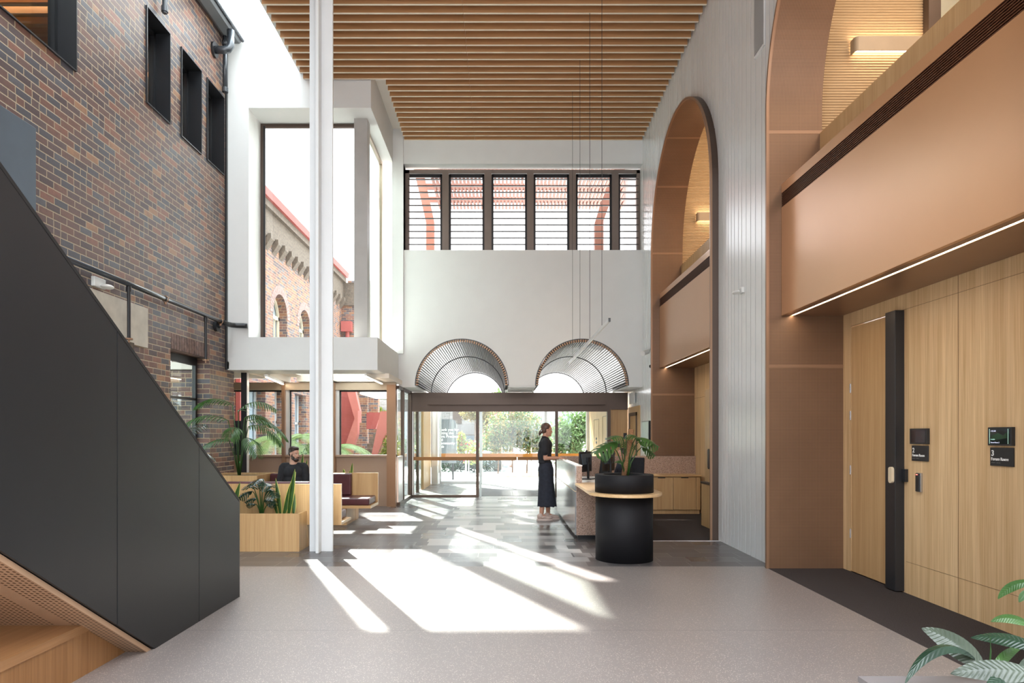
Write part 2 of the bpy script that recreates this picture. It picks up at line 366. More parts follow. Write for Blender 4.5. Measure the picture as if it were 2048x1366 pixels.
# ------------------------------------------------------------------ mesh helpers
class MB:
    def __init__(s): s.v = []; s.f = []
    def add(s, vs, fs):
        k = len(s.v); s.v += [tuple(q) for q in vs]; s.f += [tuple(i+k for i in f) for f in fs]; return s
    def box(s, x0, x1, y0, y1, z0, z1):
        if x0 > x1: x0, x1 = x1, x0
        if y0 > y1: y0, y1 = y1, y0
        if z0 > z1: z0, z1 = z1, z0
        return s.add([(x0,y0,z0),(x1,y0,z0),(x1,y1,z0),(x0,y1,z0),(x0,y0,z1),(x1,y0,z1),(x1,y1,z1),(x0,y1,z1)],
              [(0,3,2,1),(4,5,6,7),(0,1,5,4),(1,2,6,5),(2,3,7,6),(3,0,4,7)])
    def prism(s, poly, axis, a, b):
        """poly: 2-D points; axis 'x' -> (y,z) extruded in x, 'y' -> (x,z), 'z' -> (x,y)"""
        def P(p, t):
            return {'x': (t, p[0], p[1]), 'y': (p[0], t, p[1]), 'z': (p[0], p[1], t)}[axis]
        n = len(poly); area = sum(poly[i][0]*poly[(i+1)%n][1]-poly[(i+1)%n][0]*poly[i][1] for i in range(n))
        if (area < 0) != (axis == 'y'): poly = poly[::-1]
        if a > b: a, b = b, a
        vs = [P(p, a) for p in poly]+[P(p, b) for p in poly]
        fs = [tuple(range(n))[::-1], tuple(range(n, 2*n))]
        for i in range(n): j = (i+1) % n; fs.append((i, j, n+j, n+i))
        return s.add(vs, fs)
    def cyl(s, p0, p1, r, r2=None, n=16, caps=True):
        p0 = Vector(p0); p1 = Vector(p1); d = p1-p0
        if d.length < 1e-9: return s
        r2 = r if r2 is None else r2
        q = d.to_track_quat('Z', 'Y'); vs = []
        for k, (p, rr) in enumerate(((p0, r), (p1, r2))):
            for i in range(n):
                a = 2*PI*i/n; vs.append(p+q@Vector((rr*math.cos(a), rr*math.sin(a), 0)))
        fs = [(i, (i+1)%n, n+(i+1)%n, n+i) for i in range(n)]
        if caps: fs += [tuple(range(n))[::-1], tuple(range(n, 2*n))]
        return s.add(vs, fs)
    def tube(s, pts, r, n=8, taper=None):
        pts = [Vector(p) for p in pts]; m = len(pts); vs = []; fs = []
        for k, p in enumerate(pts):
            d = (pts[min(k+1, m-1)]-pts[max(k-1, 0)]); q = d.to_track_quat('Z', 'Y')
            rr = r if taper is None else r+(taper-r)*k/(m-1)
            for i in range(n):
                a = 2*PI*i/n; vs.append(p+q@Vector((rr*math.cos(a), rr*math.sin(a), 0)))
        for k in range(m-1):
            for i in range(n):
                fs.append((k*n+i, k*n+(i+1)%n, (k+1)*n+(i+1)%n, (k+1)*n+i))
        fs += [tuple(range(n))[::-1], tuple(range((m-1)*n, m*n))]
        return s.add(vs, fs)
    def ell(s, c, r, n=14, m=9, q=None):
        vs = [(0, 0, r[2])]; fs = []
        for i in range(1, m):
            t = PI*i/m
            for j in range(n):
                a = 2*PI*j/n; vs.append((r[0]*math.sin(t)*math.cos(a), r[1]*math.sin(t)*math.sin(a), r[2]*math.cos(t)))
        vs.append((0, 0, -r[2]))
        for j in range(n): fs.append((0, 1+j, 1+(j+1)%n))
        for i in range(m-2):
            for j in range(n):
                a = 1+i*n+j; b = 1+i*n+(j+1)%n; fs.append((a, a+n, b+n, b))
        L = len(vs)-1; k = 1+(m-2)*n
        for j in range(n): fs.append((L, k+(j+1)%n, k+j))
        c = Vector(c)
        vs = [c+(q@Vector(p) if q else Vector(p)) for p in vs]
        return s.add(vs, fs)
    def lathe(s, prof, c, n=48):
        vs = []; fs = []; m = len(prof)
        for (r, z) in prof:
            for i in range(n):
                a = 2*PI*i/n; vs.append((c[0]+r*math.cos(a), c[1]+r*math.sin(a), c[2]+z))
        for k in range(m-1):
            for i in range(n): fs.append((k*n+i, k*n+(i+1)%n, (k+1)*n+(i+1)%n, (k+1)*n+i))
        fs += [tuple(range(n))[::-1], tuple(range((m-1)*n, m*n))]
        return s.add(vs, fs)
    def quad(s, a, b, c, d): return s.add([a, b, c, d], [(0, 1, 2, 3)])
    def build(s, name, mat, parent=None, smooth=False, bevel=0.0, sub=0, origin=None):
        if parent is not None:
            r = parent
            while r.parent: r = r.parent
            o = Vector(r.location)
        elif origin is not None: o = Vector(origin)
        else:
            xs = [q[0] for q in s.v]; ys = [q[1] for q in s.v]; zs = [q[2] for q in s.v]
            o = Vector(((min(xs)+max(xs))/2, (min(ys)+max(ys))/2, min(zs)))
        me = bpy.data.meshes.new(name)
        me.from_pydata([Vector(q)-o for q in s.v], [], s.f)
        me.materials.append(M[mat] if isinstance(mat, str) else mat)
        if smooth: me.polygons.foreach_set('use_smooth', [True]*len(me.polygons))
        me.update()
        ob = bpy.data.objects.new(name, me); COL.objects.link(ob)
        if parent is not None: ob.parent = parent
        else: ob.location = o
        if bevel:
            b = ob.modifiers.new('bevel', 'BEVEL'); b.width = bevel; b.segments = 3; b.limit_method = 'ANGLE'; b.angle_limit = math.radians(40)
            me.polygons.foreach_set('use_smooth', [True]*len(me.polygons))
            w = ob.modifiers.new('wn', 'WEIGHTED_NORMAL'); w.keep_sharp = True
        if sub:
            b = ob.modifiers.new('sub', 'SUBSURF'); b.levels = sub; b.render_levels = sub
        return ob

def tag(o, label=None, cat=None, group=None, kind=None):
    if label: o['label'] = label
    if cat: o['category'] = cat
    if group: o['group'] = group
    if kind: o['kind'] = kind
    return o
def thing(name, label, cat, loc=(0, 0, 0), group=None, kind=None):
    o = bpy.data.objects.new(name, None); COL.objects.link(o); o.location = loc
    o.empty_display_size = 0.1
    return tag(o, label, cat, group, kind)
def struct(mb, name, mat, label=None, cat=None, **kw):
    return tag(mb.build(name, mat, **kw), label, cat, kind='structure')
def solo(mb, name, mat, label, cat, group=None, **kw):
    return tag(mb.build(name, mat, **kw), label, cat, group)
def children(o): return [c for c in bpy.data.objects if c.parent == o]
def dup(o, delta, label=None, parent=None):
    c = o.copy(); COL.objects.link(c)
    if parent: c.parent = parent
    else: c.location = Vector(o.location)+Vector(delta)
    if label: c['label'] = label
    for ch in children(o): dup(ch, None, None, c)
    return c
def plabel(o, s): o['label'] = s; return o

def wall(mb, axis, c0, c1, u0, u1, z0, z1, holes=(), top=None):
    """a wall with thickness c0..c1 across `axis`; u runs along it; holes: ('r',u0,u1,z0,z1) or ('a',u0,u1,z0,zspring)"""
    us = {u0, u1}
    for h in holes:
        us |= {h[1], h[2]}
        if h[0] == 'a':
            r = (h[2]-h[1])/2; c = (h[1]+h[2])/2
            us |= {c-r*math.cos(PI*k/28) for k in range(29)}
    us = sorted(u for u in us if u0-1e-9 <= u <= u1+1e-9)
    us2 = [us[0]]
    for u in us[1:]:
        if u-us2[-1] > 1e-5: us2.append(u)
    def hz(h, u):
        if h[0] == 'r': return h[4]
        r = (h[2]-h[1])/2; c = (h[1]+h[2])/2
        return h[4]+math.sqrt(max(0, r*r-(u-c)**2))
    for a, b in zip(us2, us2[1:]):
        m = (a+b)/2
        hs = sorted([h for h in holes if h[1] < m < h[2]], key=lambda h: h[3])
        la = lb = z0
        for h in hs:
            if h[3] > z0+1e-6: mb.prism([(a, la), (b, lb), (b, h[3]), (a, h[3])], 'x' if axis == 'x' else 'y', c0, c1)
            la, lb = hz(h, a), hz(h, b)
        if min(la, lb) < z1-1e-6:
            mb.prism([(a, la), (b, lb), (b, z1), (a, z1)], 'x' if axis == 'x' else 'y', c0, c1)
    return mb

def text_mesh(body, size, mat, M4, parent, name='lettering', depth=0.0015, align='LEFT', spacing=1.0):
    cu = bpy.data.curves.new('t', 'FONT'); cu.body = body; cu.size = size; cu.extrude = depth; cu.align_x = align
    cu.space_line = spacing; cu.offset = size*0.012
    ob = bpy.data.objects.new('t', cu); COL.objects.link(ob)
    dg = bpy.context.evaluated_depsgraph_get(); me = bpy.data.meshes.new_from_object(ob.evaluated_get(dg))
    bpy.data.objects.remove(ob); bpy.data.curves.remove(cu)
    r = parent
    while r.parent: r = r.parent
    me.transform(Matrix.Translation(-Vector(r.location)) @ M4)
    me.materials.clear(); me.materials.append(M[mat])
    o = bpy.data.objects.new(name, me); COL.objects.link(o); o.parent = parent
    return o
def frame_m(o, x, y):
    x = Vector(x).normalized(); y = Vector(y).normalized(); z = x.cross(y)
    m = Matrix((x, y, z)).transposed().to_4x4(); m.translation = Vector(o); return m

# ------------------------------------------------------------------ floor
FX = 3.0
struct(MB().box(-5.05, FX, -3.0, 7.82, -0.15, 0.0), 'floor', 'terrazzo')
struct(MB().box(FX, 3.9, -3.0, 7.82, -0.15, 0.0), 'floor', 'carpet')
struct(MB().box(-6.3, 1.33, 7.82, 21.3, -0.15, 0.0).box(1.33, 3.9, 7.82, 9.71, -0.15, 0.0).box(1.33, 4.3, 13.66, 21.3, -0.15, 0.0), 'floor', 'tile')
struct(MB().box(1.33, 3.9, 9.72, 13.66, -0.15, 0.0), 'floor', 'carpet')
struct(MB().box(1.5, 3.9, 9.70, 9.725, -0.02, 0.004), 'trim_1', 'desk_white')
struct(MB().box(-60, 60, 21.3, 200, -0.2, -0.02).box(-60, -6.3, 12, 21.3, -0.2, -0.02).box(4.3, 60, 16, 21.3, -0.2, -0.02), 'ground', 'plaza')

# ------------------------------------------------------------------ right wall: white boards with two arches
R = 1.925; SPR = 5.14; WX = 3.10; TOP = 8.24
A1 = (3.85, 7.70); A2 = (9.80, 13.65)
T = 0.03
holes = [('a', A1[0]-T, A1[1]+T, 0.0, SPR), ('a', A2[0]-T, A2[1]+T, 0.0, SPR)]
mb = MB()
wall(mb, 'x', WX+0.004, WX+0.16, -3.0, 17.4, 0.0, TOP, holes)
struct(mb, 'wall_right', 'groove_shade')
mb = MB(); y = -3.0; rr = random.Random(3)
while y < 17.4:
    w = rr.choice([0.12, 0.16, 0.16, 0.20])
    e = min(17.4, y+w)
    if e-0.019 > y:
        wall(mb, 'x', WX, WX+0.0045, y, e-0.019, 0.0, TOP, [h for h in holes])
    y = e
bo = struct(mb, 'wall_right', 'white_board')
# arch linings
def lining(a, x0, x1, t0, t1, zlow, name, mat):
    c = (a[0]+a[1])/2; pts_i = []; pts_o = []
    ri, ro = R-t0, R+t1
    path_i = [(a[0]+t0, zlow)]; path_o = [(a[0]-t1, zlow)]
    for k in range(65):
        an = PI-PI*k/64
        path_i.append((c+ri*math.cos(an), SPR+ri*math.sin(an))); path_o.append((c+ro*math.cos(an), SPR+ro*math.sin(an)))
    path_i.append((a[1]-t0, zlow)); path_o.append((a[1]+t1, zlow))
    mb = MB(); n = len(path_i)
    vs = [(x0, *p) for p in path_i]+[(x0, *p) for p in path_o]+[(x1, *p) for p in path_i]+[(x1, *p) for p in path_o]
    fs = []
    for i in range(n-1):
        fs += [(i, i+1, n+i+1, n+i), (2*n+i, 3*n+i, 3*n+i+1, 2*n+i+1), (i, 2*n+i, 2*n+i+1, i+1), (n+i, n+i+1, 3*n+i+1, 3*n+i)]
    fs += [(0, n, 3*n, 2*n), (n-1, 3*n-1, 4*n-1, 2*n-1)]
    mb.add(vs, fs)
    return mb.build(name, mat, parent=None)
ARCH_LABEL = ['bronze perforated lining of the large arch nearest the camera', 'bronze perforated lining of the smaller-looking arch above the reception desk']
for k, a in enumerate((A1, A2)):
    o = lining(a, 3.01, 3.61, 0.0, 0.012, 0.0, 'trim_%d' % (2+3*k), 'perf'); tag(o, ARCH_LABEL[k], 'arch lining', kind='structure')
    o = lining(a, 2.98, 3.01, 0.004, T, 0.0, 'trim_%d' % (3+3*k), 'bronze'); tag(o, kind='structure')
    o = lining(a, 3.01, 3.125, -0.013, T, 0.0, 'trim_%d' % (4+3*k), 'bronze_dark'); tag(o, kind='structure')
    # deep lower part of the far jamb
    mb = MB().box(3.61, 3.86, a[1], a[1]+0.03, 0, 2.86)
    if k == 1: mb = MB().box(3.61, 3.95, a[1], a[1]+0.03, 0, 2.86)
    struct(mb, 'wall_far', 'perf')
    # slim plain bands that divide the perforated sheets
    mb = MB()
    for z in ((2.28, 4.92) if k == 0 else (2.32, 5.14)):
        mb.box(3.01, 3.61 if z > 2.5 else 3.85, a[1]-0.003, a[1]+0.001, z-0.018, z+0.018)
    c = (a[0]+a[1])/2
    for an in (38, 68):
        q = math.radians(an); d = Vector((0, math.cos(q), math.sin(q))); t_ = Vector((0, -math.sin(q), math.cos(q)))
        p = Vector((0, c, SPR))+d*(R-0.002)
        vs = []
        for x in (3.01, 3.61):
            for (s1, s2) in ((-0.018, 0), (0.018, 0), (0.018, 0.01), (-0.018, 0.01)):
                r_ = p+t_*s1+d*s2; vs.append((x, r_.y, r_.z))
        mb.add(vs, [(0, 1, 2, 3), (7, 6, 5, 4), (0, 4, 5, 1), (1, 5, 6, 2), (2, 6, 7, 3), (3, 7, 4, 0)])
    struct(mb, 'trim_8', 'bronze')

# oak walls behind the arches
def oak_wall(y0, y1, hole=None):
    mb = MB()
    wall(mb, 'x', 3.85, 4.0, y0, y1, 0, 2.87, [hole] if hole else [])
    return struct(mb, 'wall_right', 'oak_wall')
oak_wall(-3.0, 7.73, ('r', 6.57, 7.53, 0.012, 2.70))
oak_wall(9.80, 13.68)
mb = MB()   # panel joints
for y in (5.76, 4.46, 3.2): mb.box(3.848, 3.8503, y-0.0015, y+0.0015, 0, 2.87)
mb.box(3.848, 3.8503, -3, 6.50, 0.299, 0.3015); mb.box(3.848, 3.8503, -3, 7.53, 2.703, 2.7055)
mb.box(3.847, 3.8503, 12.0, 13.65, 2.238, 2.242)
struct(mb, 'trim_9', 'seam')
# pier core between the arches, mezzanine floor
struct(MB().box(3.27, 4.0, 7.735, 9.76, 0, 2.85), 'wall_right', 'white')
struct(MB().box(3.64, 9.0, -3.0, 17.0, 2.88, 4.0), 'ceiling', 'bronze_wall')
struct(MB().box(3.26, 9.0, -3.0, 17.4, 8.3, 8.45), 'ceiling', 'ceil')
struct(MB().box(8.0, 8.1, -3, 17, 4.0, 8.3), 'wall_right', 'oak_wall')

def corrugated(x0, x1, y, z0, z1, name):
    mb = MB(); p = 0.032; n = int((z1-z0)/p*6); vs = []
    for i in range(n+1):
        z = z0+(z1-z0)*i/n; d = 0.011*abs(math.sin(PI*(z-z0)/p))
        vs += [(x0, y-d, z), (x1, y-d, z)]
    mb.add(vs, [(2*i, 2*i+1, 2*i+3, 2*i+2) for i in range(n)])
    mb.box(x0, x1, y+0.001, y+0.1, z0, z1)
    return struct(mb, name, wood(name+'_timber', (0.34, 0.23, 0.125), (0.46, 0.33, 0.19), 'x', 0.6))
corrugated(3.63, 4.94, 8.02, 4.0, 8.3, 'wall_mezzanine')
corrugated(3.63, 5.2, 14.0, 4.0, 8.3, 'wall_mezzanine')
struct(MB().box(4.94, 5.08, 7.9, 8.12, 4.0, 8.3), 'trim_10', 'bronze_dark')
o = MB().box(5.08, 6.6, 8.03, 8.045, 4.0, 8.3).build('window_1', 'glass_green'); tag(o, kind='structure')

# mezzanine balustrades
def balustrade(a, label, group):
    t = thing('mezzanine_balustrade', label, 'balustrade', (3.4, (a[0]+a[1])/2, 2.85), group)
    y0, y1 = a[0]+0.002, a[1]-0.002
    MB().box(3.15, 3.19, y0, y1, 2.85, 4.07).build('copper_panel', 'copper', t, bevel=0.004)
    MB().prism([(3.15, 4.23), (3.15, 4.33), (3.58, 4.70), (3.60, 4.70), (3.60, 4.64), (3.19, 4.28), (3.19, 4.23)], 'y', y0, y1).build('sloped_cap', 'copper', t)
    g = MB().box(3.20, 3.23, y0, y1, 4.05, 4.25)
    g.build('grille_back', 'black_matt', t)
    f = MB()
    for i in range(9):
        z = 4.075+0.155*i/8; f.box(3.152, 3.20, y0, y1, z-0.003, z+0.003)
    f.build('vent_grille', 'copper_dark', t)
    MB().box(3.585, 3.63, y0, y1, 4.64, 4.91).build('timber_upstand', 'oak', t)
    MB().box(3.19, 3.255, y0, y1, 2.85, 2.90).box(3.285, 3.84, y0, y1, 2.85, 2.90).box(3.25, 3.29, y0, y1, 2.875, 2.90).build('soffit', 'bronze', t)
    MB().box(3.256, 3.284, y0, y1, 2.856, 2.87).build('light_strip', 'led', t)
    return t
balustrade(A1, 'large copper balcony front with vent grille and light strip, over the forum room door', 'copper balcony fronts')
balustrade(A2, 'smaller-looking copper balcony front with light strip, in the arch beyond the reception desk', 'copper balcony fronts')

def sconce(x0, x1, y, z, label):
    t = thing('wall_light', label, 'wall light', ((x0+x1)/2, y, z-0.08), 'linear wall lights upstairs')
    n = 8; h = 0.082; prof = []
    mb = MB()
    pts = [(x0+0.05-0.05*math.sin(PI/2*k/n), y-0.13+0.05-0.05*math.cos(PI/2*k/n)) for k in range(n+1)]
    pts = [(x1, y-0.13)]+pts+[(x0, y-0.01), (x0+0.012, y-0.01)]+[(x0+0.05-0.038*math.sin(PI/2*k/n), y-0.13+0.05-0.038*math.cos(PI/2*k/n)) for k in range(n, -1, -1)]+[(x1, y-0.118)]
    mb.prism(pts, 'z', z-h, z+h); mb.build('shade', 'shade', t)
    MB().box(x0+0.03, x1-0.02, y-0.095, y-0.03, z-0.05, z+0.05).build('lamp', 'led_sconce', t)
    return t
sconce(4.08, 4.95, 8.01, 6.03, 'linear up-and-down wall light glowing in the nearest arch')
sconce(3.97, 4.9, 13.99, 5.95, 'linear up-and-down wall light glowing in the arch beyond the desk')
for (x, y) in ((5.2, 5.2), (5.2, 11.2)):  # unseen area lights without fittings, added for a warm glow upstairs
    l = bpy.data.lights.new('mezzanine_fill', 'AREA'); l.energy = 55; l.size = 1.5; l.color = (1, 0.80, 0.58)
    lo = bpy.data.objects.new('mezzanine_fill', l); COL.objects.link(lo); lo.location = (x, y, 8.25)

# door 1 (forum room) with full-height black pull
d = thing('door_1', None, None, (3.85, 7.0, 0), kind='structure')
MB().box(3.852, 3.90, 6.585, 7.522, 0.012, 2.69).build('door_leaf', 'oak', d)
MB().box(3.76, 3.85, 6.53, 6.70, 0.01, 2.70).build('pull_post', 'black', d, bevel=0.004)
mb = MB()
for z in (2.02, 1.72, 1.12, 0.42): mb.cyl((3.845, 7.535, z-0.05), (3.845, 7.535, z+0.05), 0.008)
mb.build('hinge', 'steel', d)
mb = MB().prism([(6.575+0.03*math.cos(t)*1.0, 1.12+0.028*math.sin(t)+(0.05 if math.sin(t) > 0 else -0.05)) for t in [2*PI*k/24 for k in range(24)]], 'x', 3.735, 3.765)
mb.build('handle', 'oak_edge', d)
MB().box(3.82, 3.85, 6.47, 6.53, 1.06, 1.18).build('latch_plate', 'black', d)
struct(MB().box(3.85, 3.87, 6.585, 7.53, 0.0, 0.010), 'trim_11', 'alu')

# room signs
def plaque(y0, y1, z0, z1, name, label, cat, group, dx=0.012, mat='black'):
    t = thing(name, label, cat, (3.85, (y0+y1)/2, z0), group)
    MB().box(3.85-dx, 3.8495, y0, y1, z0, z1).build('plate', mat, t, bevel=0.002)
    return t
for (yl, num, lab) in ((6.397, '2', 'nearer to the door'), (5.369, '3', 'right of the pair')):
    yr = yl-0.244
    t = plaque(yr, yl, 1.264, 1.406, 'room_sign', ['black wall sign with the numeral 2 beside the black door pull', 'black wall sign with the numeral 3 under the lit screen'][num == '3'], 'sign', 'forum room signs')
    mm = lambda yy, zz: frame_m((3.8362, yy, zz), (0, -1, 0), (0, 0, 1))
    text_mesh(num, 0.062, 'text', mm(yl-0.016, 1.342), t, 'numeral')
    text_mesh('Forum Room', 0.034, 'text', mm(yl-0.014, 1.306), t)
    bm_ = MB()
    for k in range(9):
        if k != 4: bm_.ell((3.8375, yl-0.02-k*0.011, 1.288), (0.001, 0.0015, 0.0015), 6, 4)
    bm_.build('braille', 'text', t)
t = plaque(6.397-0.255, 6.397, 1.422, 1.564, 'room_booking_screen', 'dark blank booking screen above the 2 Forum Room sign', 'screen', 'room booking screens', 0.03)
MB().box(3.8190, 3.8205, 6.16, 6.385, 1.434, 1.553).build('display', 'screen', t)
t = plaque(5.369-0.25, 5.369, 1.422, 1.564, 'room_booking_screen', 'lit booking screen with green edges above the 3 Forum Room sign', 'screen', 'room booking screens', 0.03)
MB().box(3.8190, 3.8205, 5.135, 5.355, 1.434, 1.553).build('display', 'screen', t)
MB().box(3.8183, 3.8189, 5.345, 5.349, 1.436, 1.551).build('status_bar', 'screen_green', t)
MB().box(3.8183, 3.8189, 5.150, 5.154, 1.436, 1.551).build('status_bar', 'screen_green', t)
MB().prism([(5.165, 1.48), (5.27, 1.468), (5.33, 1.478), (5.32, 1.50), (5.26, 1.52), (5.20, 1.50), (5.165, 1.525)], 'x', 3.8184, 3.8189).build('picture', 'screen_grass', t)
mm = lambda yy, zz: frame_m((3.8182, yy, zz), (0, -1, 0), (0, 0, 1))
text_mesh('11:52 AM', 0.014, 'screen_text', mm(5.335, 1.530), t, 'time', 0.0002)
text_mesh('Available', 0.013, 'screen_green', mm(5.335, 1.466), t, 'status', 0.0002)
text_mesh('Forum Room 3', 0.015, 'screen_text', mm(5.335, 1.441), t, 'room_name', 0.0002)
t = plaque(6.245, 6.315, 0.98, 1.155, 'card_reader', 'small black and silver card reader beside the forum room door', 'card reader', None, 0.02, 'steel')
MB().box(3.822, 3.831, 6.262, 6.312, 0.985, 1.15).build('reader_face', 'black', t)
MB().box(3.8205, 3.823, 6.28, 6.30, 1.137, 1.143).build('indicator', emis('red_led', (1, 0.05, 0.03), 3), t)

# things on the white wall
t = thing('motion_sensor', 'small pale sensor on a bracket on the white boarded wall', 'sensor', (3.1, 8.8, 3.33))
MB().box(3.06, 3.099, 8.72, 8.84, 3.33, 3.40).build('bracket', 'white_metal', t, bevel=0.005)
MB().ell((3.02, 8.80, 3.345), (0.05, 0.09, 0.022)).build('lens', 'white_metal', t, smooth=True)
t = thing('wall_speaker', 'grey mesh speaker grille set high in the white boarded wall', 'speaker', (3.1, 8.2, 6.1))
MB().box(3.085, 3.099, 8.04, 8.36, 6.1, 7.3).build('frame', 'white_metal', t)
MB().box(3.080, 3.086, 8.06, 8.34, 6.13, 7.27).build('mesh', perf_mat('speaker_mesh', (0.36, 0.36, 0.36), 0.6, 0, 'sidewall', 0.008), t)
t = thing('security_camera', 'white bullet security camera on the far wall beside the arch', 'camera', (3.05, 14.5, 3.2))
MB().cyl((2.99, 14.0, 3.22), (2.85, 13.82, 3.16), 0.05).build('housing', 'white_metal', t, smooth=False)
MB().tube([(3.099, 14.05, 3.27), (3.03, 14.03, 3.26), (2.99, 13.98, 3.24)], 0.022).build('bracket', 'white_metal', t)
t = thing('ceiling_sensor', 'tiny black dome sensor below the security camera', 'sensor', (3.08, 14.1, 2.93))
MB().ell((3.07, 14.1, 2.93), (0.035, 0.035, 0.035)).build('dome', 'black', t, smooth=True)
# ------------------------------------------------------------------ left brick wall and its windows
BX = -5.05; BT = 8.80
bh = [('r', 5.2, 8.08, 5.80, 8.42), ('r', 9.67, 10.36, 6.22, 7.60), ('r', 10.72, 11.44, 6.20, 7.61), ('r', 11.66, 12.37, 6.21, 7.62),
      ('r', 10.4, 11.8, 0.0, 2.83), ('r', 7.2, 9.25, 0.0, 2.60)]
mb = wall(MB(), 'x', BX-0.30, BX, -3.0, 12.86, 0, BT, bh)
struct(mb, 'wall_left', 'brick')
struct(MB().box(-6.25, BX-0.3, 12.62, 12.86, 0, 2.7), 'wall_left', 'brick')
struct(MB().box(-6.6, -6.25, 12.62, 14.6, 0, 2.75), 'wall_left', 'bronze_wall')
# soldier course and recess of the far doorway
mb = MB()
for k in range(16): y = 10.42+k*0.086; mb.box(BX-0.02, BX+0.004, y, y+0.075, 2.83, 3.06)
struct(mb, 'trim_12', plain('header_brick', (0.15, 0.085, 0.07), 0.6, var=0.5, vs=14))
mb = MB().box(-5.33, -5.27, 10.4, 11.8, 2.70, 2.83).box(-5.33, -5.27, 11.74, 11.8, 0, 2.7).box(-5.33, -5.27, 10.4, 10.46, 0, 2.7).box(-5.33, -5.27, 10.4, 11.8, 2.10, 2.14).box(-5.33, -5.27, 10.4, 11.8, 0.98, 1.02)
d = thing('door_2', None, None, (-5.3, 11.1, 0), kind='structure'); mb.build('frame', 'black', d)
MB().box(-5.305, -5.295, 10.46, 11.74, 0.02, 2.7).build('pane', 'glass_green', d)
# rendered concrete lintel with its step
mb = MB().box(BX-0.02, BX+0.03, 6.9, 9.68, 2.74, 3.30)
struct(mb, 'trim_13', 'concrete')
struct(MB().box(BX-0.2, BX+0.04, 9.0, 9.3, 2.60, 2.76), 'trim_14', 'stone')
struct(MB().box(-5.36, -5.30, 7.2, 9.25, 0, 2.6), 'door_3', 'black')
# black sleeve windows
def sleeve(y0, y1, z0, z1, label, k):
    t = thing('window_%d' % k, label, 'window', (BX, (y0+y1)/2, z0), kind='structure')
    th = 0.016; xa, xb = BX-0.28, BX+0.025
    mb = MB().box(xa, xb, y0, y1, z0, z0+th).box(xa, xb, y0, y1, z1-th, z1).box(xa, xb, y0, y0+th, z0+th, z1-th).box(xa, xb, y1-th, y1, z0+th, z1-th)
    mb.build('sleeve', 'black', t)
    f = 0.055
    mb = MB().box(xa, xa+0.08, y0+th, y0+th+f, z0+th, z1-th).box(xa, xa+0.08, y1-th-f, y1-th, z0+th, z1-th).box(xa, xa+0.08, y0+th, y1-th, z0+th, z0+th+f).box(xa, xa+0.08, y0+th, y1-th, z1-th-f, z1-th)
    mb.build('window_frame', 'black', t)
    MB().box(xa+0.03, xa+0.04, y0+th, y1-th, z0+th, z1-th).build('pane', 'glass', t)
sleeve(5.2, 8.08, 5.80, 8.42, 'big black framed opening high in the brick wall, timber slats glowing inside', 2)
sleeve(9.67, 10.36, 6.22, 7.60, 'small black framed window, nearest of the three in the brick wall', 3)
sleeve(10.72, 11.44, 6.20, 7.61, 'small black framed window, middle of the three in the brick wall', 4)
sleeve(11.66, 12.37, 6.21, 7.62, 'small black framed window, last of the three beside the white corner', 5)
# the upstairs room behind them
struct(MB().box(-10.2, -5.4, 3.0, 14.0, 4.6, 4.7), 'floor', 'carpet')
struct(MB().box(-10.2, -5.4, 3.0, 14.0, 8.5, 8.6), 'ceiling', 'ceil')
struct(MB().box(-10.3, -10.2, 3.0, 14.0, 4.6, 8.6).box(-10.2, -5.4, 14.0, 14.1, 4.6, 8.6).box(-10.2, -5.4, 2.9, 3.0, 4.6, 8.6), 'wall_upstairs', 'bronze_wall')
t = thing('slatted_ceiling_panel', 'timber slat ceiling glimpsed through the big black opening', 'ceiling panel', (-8, 9, 8.1))
y = 5.0
while y < 13.8:
    MB().box(-10.1, -5.45, y, y+0.10, 8.1, 8.35).build('slat', 'slat', t); y += 0.27
t = thing('linear_lamp', 'warm strip light above the upstairs timber slats', 'lamp', (-8, 9, 8.44))
MB().box(-10, -5.6, 8.4, 8.46, 8.42, 8.46).box(-10, -5.6, 10.4, 10.46, 8.42, 8.46).box(-10, -5.6, 12.4, 12.46, 8.42, 8.46).build('tube', 'led', t)

# steel sheet of the upper landing, on the brick wall
solo(MB().box(-5.048, -4.90, 2.5, 7.18, 3.0, 4.73), 'landing_balustrade', 'steel_blue', 'blue-grey sheet metal landing balustrade against the brick wall', 'balustrade', bevel=0.004)

# horizontal black pipe with two hanging conduits
t = thing('fire_pipe', 'black painted pipe running along the brick wall to the white corner', 'pipe', (-4.93, 9.5, 2.7))
MB().cyl((-4.93, 7.2, 3.5), (-4.93, 12.05, 3.5), 0.034, n=20).build('pipe_run', 'pipe', t, smooth=True)
MB().tube([(-4.93, 12.02, 3.5), (-4.93, 12.25, 3.5), (-4.90, 12.36, 3.5), (-4.82, 12.41, 3.5), (-4.70, 12.43, 3.5), (-4.64, 12.44, 3.5)], 0.045, 14).build('elbow', 'black', t, smooth=True)
MB().cyl((-4.99, 12.0, 3.42), (-5.045, 12.0, 3.42), 0.09, n=20).tube([(-4.93, 12.0, 3.47), (-4.96, 12.0, 3.42), (-5.03, 12.0, 3.42)], 0.03).build('bracket', 'black', t)
for yy, zb in ((9.02, 2.78), (11.36, 2.76)):
    MB().cyl((-4.93, yy, zb), (-4.93, yy, 3.47), 0.022, n=12).cyl((-4.93, yy, 3.40), (-4.93, yy, 3.47), 0.032, n=12).build('conduit', 'black', t)
    MB().cyl((-4.93, yy, zb-0.015), (-4.93, yy, zb+0.005), 0.05, n=12).cyl((-4.93, yy, zb-0.05), (-4.93, yy, zb), 0.012, n=8).build('conduit_base', 'bronze', t)
for yy in (10.0, 11.95):
    mb = MB(); mb.tube([(-4.93+0.045*math.cos(a), yy, 3.5+0.045*math.sin(a)) for a in [2*PI*k/12 for k in range(13)]], 0.008, 6).cyl((-4.93, yy, 3.42), (-4.93, yy, 3.455), 0.02)
    mb.build('clip', 'bronze', t)
